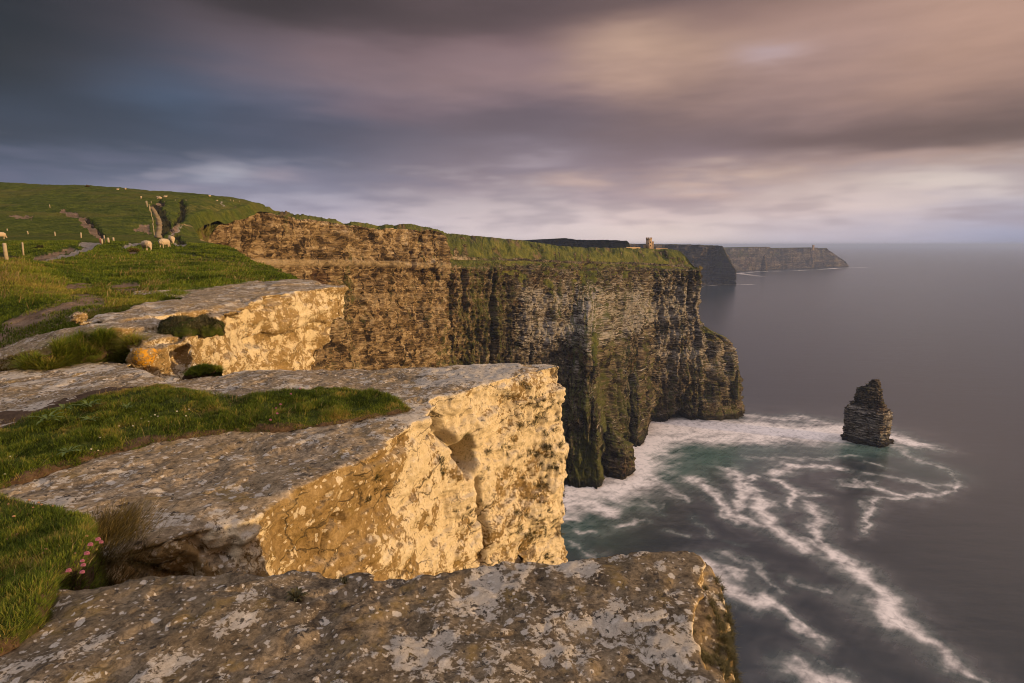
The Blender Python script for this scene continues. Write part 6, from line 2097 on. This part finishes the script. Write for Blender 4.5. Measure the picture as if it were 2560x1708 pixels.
def head_bm(r, n_p=60):
    """a globe of little papery petals"""
    bm = ball((0, 0, 0), (r * 0.72, r * 0.72, r * 0.6), 2)
    g_ = np.random.default_rng(9)
    for i in range(n_p):
        d_ = Vector(g_.normal(size=3)).normalized()
        if d_.z < -0.5:
            continue
        a = d_.orthogonal().normalized()
        a.rotate(Matrix.Rotation(g_.uniform(0, 6.28), 3, d_))
        b_ = d_.cross(a)
        q = d_ * r * 0.6
        w_ = r * 0.30
        vs = [bm.verts.new(q - a * w_ * 0.4), bm.verts.new(q + a * w_ * 0.4), bm.verts.new(q + a * w_ + d_ * r * 0.38 + b_ * w_ * .3), bm.verts.new(q + d_ * r * 0.5), bm.verts.new(q - a * w_ + d_ * r * 0.38 - b_ * w_ * .3)]
        bm.faces.new(vs)
    return bm


def flower_proto(r, mat):
    root = empty("thrift_flower", (0, 0, 0), None, "flower")
    st = bm_obj("stem", tube([(0, 0, 0), (0.004, 0.002, 0.5), (0, 0, 1.0)], [0.0011, 0.0010, 0.0008], 5), M_STEM, parent=root)
    hd = bm_obj("flower_head", head_bm(r), mat, parent=root)
    return root


def put_flower(proto, used, base, head, label, group, s_=1.0):
    o = proto if not used else copy_tree(proto)
    base, head = Vector(base), Vector(head)
    o.location = base
    tag(o, label, "flower", group)
    v = head - base
    for ch in o.children:
        if ch.name.startswith("stem"):
            ch.scale = (1, 1, max(v.length, 0.005))
            ch.rotation_euler = v.to_track_quat('Z', 'Y').to_euler()
        else:
            ch.location = v
            ch.scale = (s_, s_, s_)
    return o


pink = flower_proto(0.0080, M_PINK)
used = False
cluster = "pink thrift heads hanging at the edge of the turf cushion"
for px, py, d_, lab, s_ in [(245, 1349, 2.22, "pink thrift head, topmost and palest of the hanging cluster", 1.15), (253, 1356, 2.25, "small pink thrift head touching the right of the topmost one", 0.95), (226, 1362, 2.15, "wide pink thrift head left of the two topmost ones", 1.15),
                            (217, 1384, 2.12, "purplish thrift head at the brink, above three lower ones", 1.15), (205.5, 1402.6, 2.06, "dusky pink thrift head, upper of three in the dark gap", 0.9), (208, 1413, 2.05, "dusky pink thrift head, middle of three in the dark gap", 1.0),
                            (205.5, 1430.6, 2.02, "dusky pink thrift head, lowest of three in the dark gap", 1.0), (171.5, 1427, 1.98, "lilac thrift head apart from the rest, over the dark hollow", 1.1)]:
    hd = Vector(P(px, py, d_))
    bs = hd + Vector((-0.045, -0.01, -0.07))
    put_flower(pink, used, bs, hd, lab, cluster, s_)
    used = True
bud = flower_proto(0.0052, M_PALE)
used = False
for a, b_ in [(75, 60), (215, 100), (258, 130), (135, 170), (455, 105), (420, 150), (795, 180), (900, 190), (990, 290), (1015, 370), (920, 590), (1140, 585), (1025, 625), (320, 785), (270, 840), (750, 845), (1060, 790), (935, 765), (105, 915), (335, 1110), (-150, 300), (-230, 120), (-100, 560), (-260, 640)]:
    px, py = 60 + a / 5.875, 1240 + b_ / 5.875
    h_ = hit(turf_bvh, px, py + 12)
    if h_ is None:
        continue
    hd = Vector(P(px, py, h_.y + 0.02))
    if (hd - h_).length > 0.12:
        hd = h_ + Vector((0, 0, 0.035))
    put_flower(bud, used, h_, hd, "small pale thrift bud standing on the green turf cushion", "pale thrift buds on the turf cushion", random.uniform(0.8, 1.2))
    used = True
sp_ = flower_proto(0.011, M_PINK)
used = False
for px, py, lab in [(701, 1011, "pale pink thrift on the turf strip, rightmost of a small bunch"), (690, 1021, "pale pink thrift on the turf strip, left of the bunch's rightmost"), (693, 1034, "pale pink thrift on the turf strip, lower middle of a small bunch"),
                    (676, 1050, "pale pink thrift near the lower edge of the turf strip"), (727, 985, "pale pink thrift rising over the back edge of the turf strip"), (750, 972, "tall pink thrift against the grey flagstone behind the turf strip")]:
    h_ = hit(strip_bvh, px, py + 12)
    if h_ is None:
        continue
    put_flower(sp_, used, h_, Vector(P(px, py, h_.y)), lab, "thrift flowers on the turf strip", 0.9)
    used = True
ds_ = flower_proto(0.0075, M_WHITE)
ds_.name = "daisy"
used = False
for a, b_ in [(105, 845), (50, 1032), (1048, 648), (1030, 783), (1250, 525), (1397, 525), (1430, 378), (1585, 425), (1625, 410), (1657, 425), (1857, 372), (1982, 350), (1950, 420), (1482, 448), (1560, 480), (955, 768), (1230, 605)]:
    px, py = a * .2383, 940 + b_ * .2383
    h_ = hit(strip_bvh, px, py + 5)
    if h_ is None:
        continue
    o = put_flower(ds_, used, h_, Vector(P(px, py, h_.y)), "tiny white daisy in the green turf strip", "white daisies in the turf strip", random.uniform(0.7, 1.0))
    used = True


def rosette(name, loc, r, n_l, mat, label, cat, lift=0.35, seeds=0):
    root = empty(name, loc, label, cat)
    for i in range(n_l):
        a = i * 2.39996 + random.uniform(-.2, .2)
        L_ = r * random.uniform(0.65, 1.1)
        w_ = L_ * random.uniform(0.16, 0.24)
        bm = bmesh.new()
        sec = []
        for t_, ww in ((0, 0.2), (0.3, 0.75), (0.6, 1.0), (0.85, 0.6), (1.0, 0.05)):
            x_ = L_ * t_
            z_ = lift * L_ * math.sin(t_ * 2.2) - 0.12 * L_ * t_
            sec.append([bm.verts.new((x_, s__ * w_ * ww * 0.5, z_ + abs(s__) * 0.12 * w_)) for s__ in (-1, 0, 1)])
        for q0, q1 in zip(sec[:-1], sec[1:]):
            for j in (0, 1):
                bm.faces.new((q0[j], q1[j], q1[j + 1], q0[j + 1]))
        lf = bm_obj("leaf", bm, mat, parent=root)
        lf.rotation_euler = (0, random.uniform(-.25, .15), a)
    for i in range(seeds):
        h_ = r * random.uniform(0.6, 1.0)
        x_, y_ = random.uniform(-.5, .5) * r, random.uniform(-.5, .5) * r
        bm_obj("seed_head", tube([(x_ * .3, y_ * .3, 0), (x_, y_, h_ * 0.7), (x_ * 1.1, y_ * 1.1, h_)], [0.0009, 0.0012, 0.002], 5), M_DRY, parent=root)
    return root


for px, py, r, lab in [(120, 1062, 0.16, "broad-leaved green rosette on the turf strip by the bare soil"), (172, 1142, 0.12, "broad-leaved rosette at the front edge of the turf strip"), (222, 1026, 0.13, "dull green leaf cluster at the back of the turf strip"),
                       (160, 1032, 0.11, "leaf cluster on the turf strip between two other leafy rosettes"), (228, 1062, 0.10, "small leaf cluster in the middle of the turf strip"), (320, 1028, 0.08, "small pale leaf cluster near the top of the turf strip")]:
    h_ = hit(strip_bvh, px, py)
    if h_ is not None:
        rosette("leaf_rosette", h_ + Vector((0, 0, 0.03)), r, 11, M_LEAF, lab, "plant")
for px, py, r, n_l, lab in [(742, 1504, 0.045, 22, "small dark plantain growing from a crack in the foreground slab"), (862, 1462, 0.03, 12, "tiny dark plantain on the notch of the foreground slab's back edge")]:
    h_ = hit(slab_bvh, px, py)
    if h_ is not None:
        rosette("plantain", h_ + Vector((0, 0, 0.002)), r, n_l, M_LEAF2, lab, "plant", 0.8, 5)
# ------------------------------------------------------------------ sea air
hz = bpy.data.materials.new("haze")
hz.use_nodes = True
ht = NT(hz.node_tree)
ht.n.clear()
ho = ht.node('ShaderNodeOutputMaterial')
hv = ht.node('ShaderNodeVolumePrincipled')
hv.inputs['Color'].default_value = (0.50, 0.64, 1.0, 1)
hv.inputs['Density'].default_value = 0.00006
hv.inputs['Anisotropy'].default_value = 0.0
ht.l.new(hv.outputs[0], ho.inputs['Volume'])
HX = 61000.0
hb = np.array([(x, y, z) for z in (-3.0, EZ + 45.0) for x, y in ((-HX, -HX), (HX, -HX), (HX, HX), (-HX, HX))])
hf = np.array([(0, 3, 2, 1), (4, 5, 6, 7), (0, 1, 5, 4), (1, 2, 6, 5), (2, 3, 7, 6), (3, 0, 4, 7)])
haze = link("haze", make_mesh("haze", hb, hf, hz, smooth_shade=False), kind='stuff')
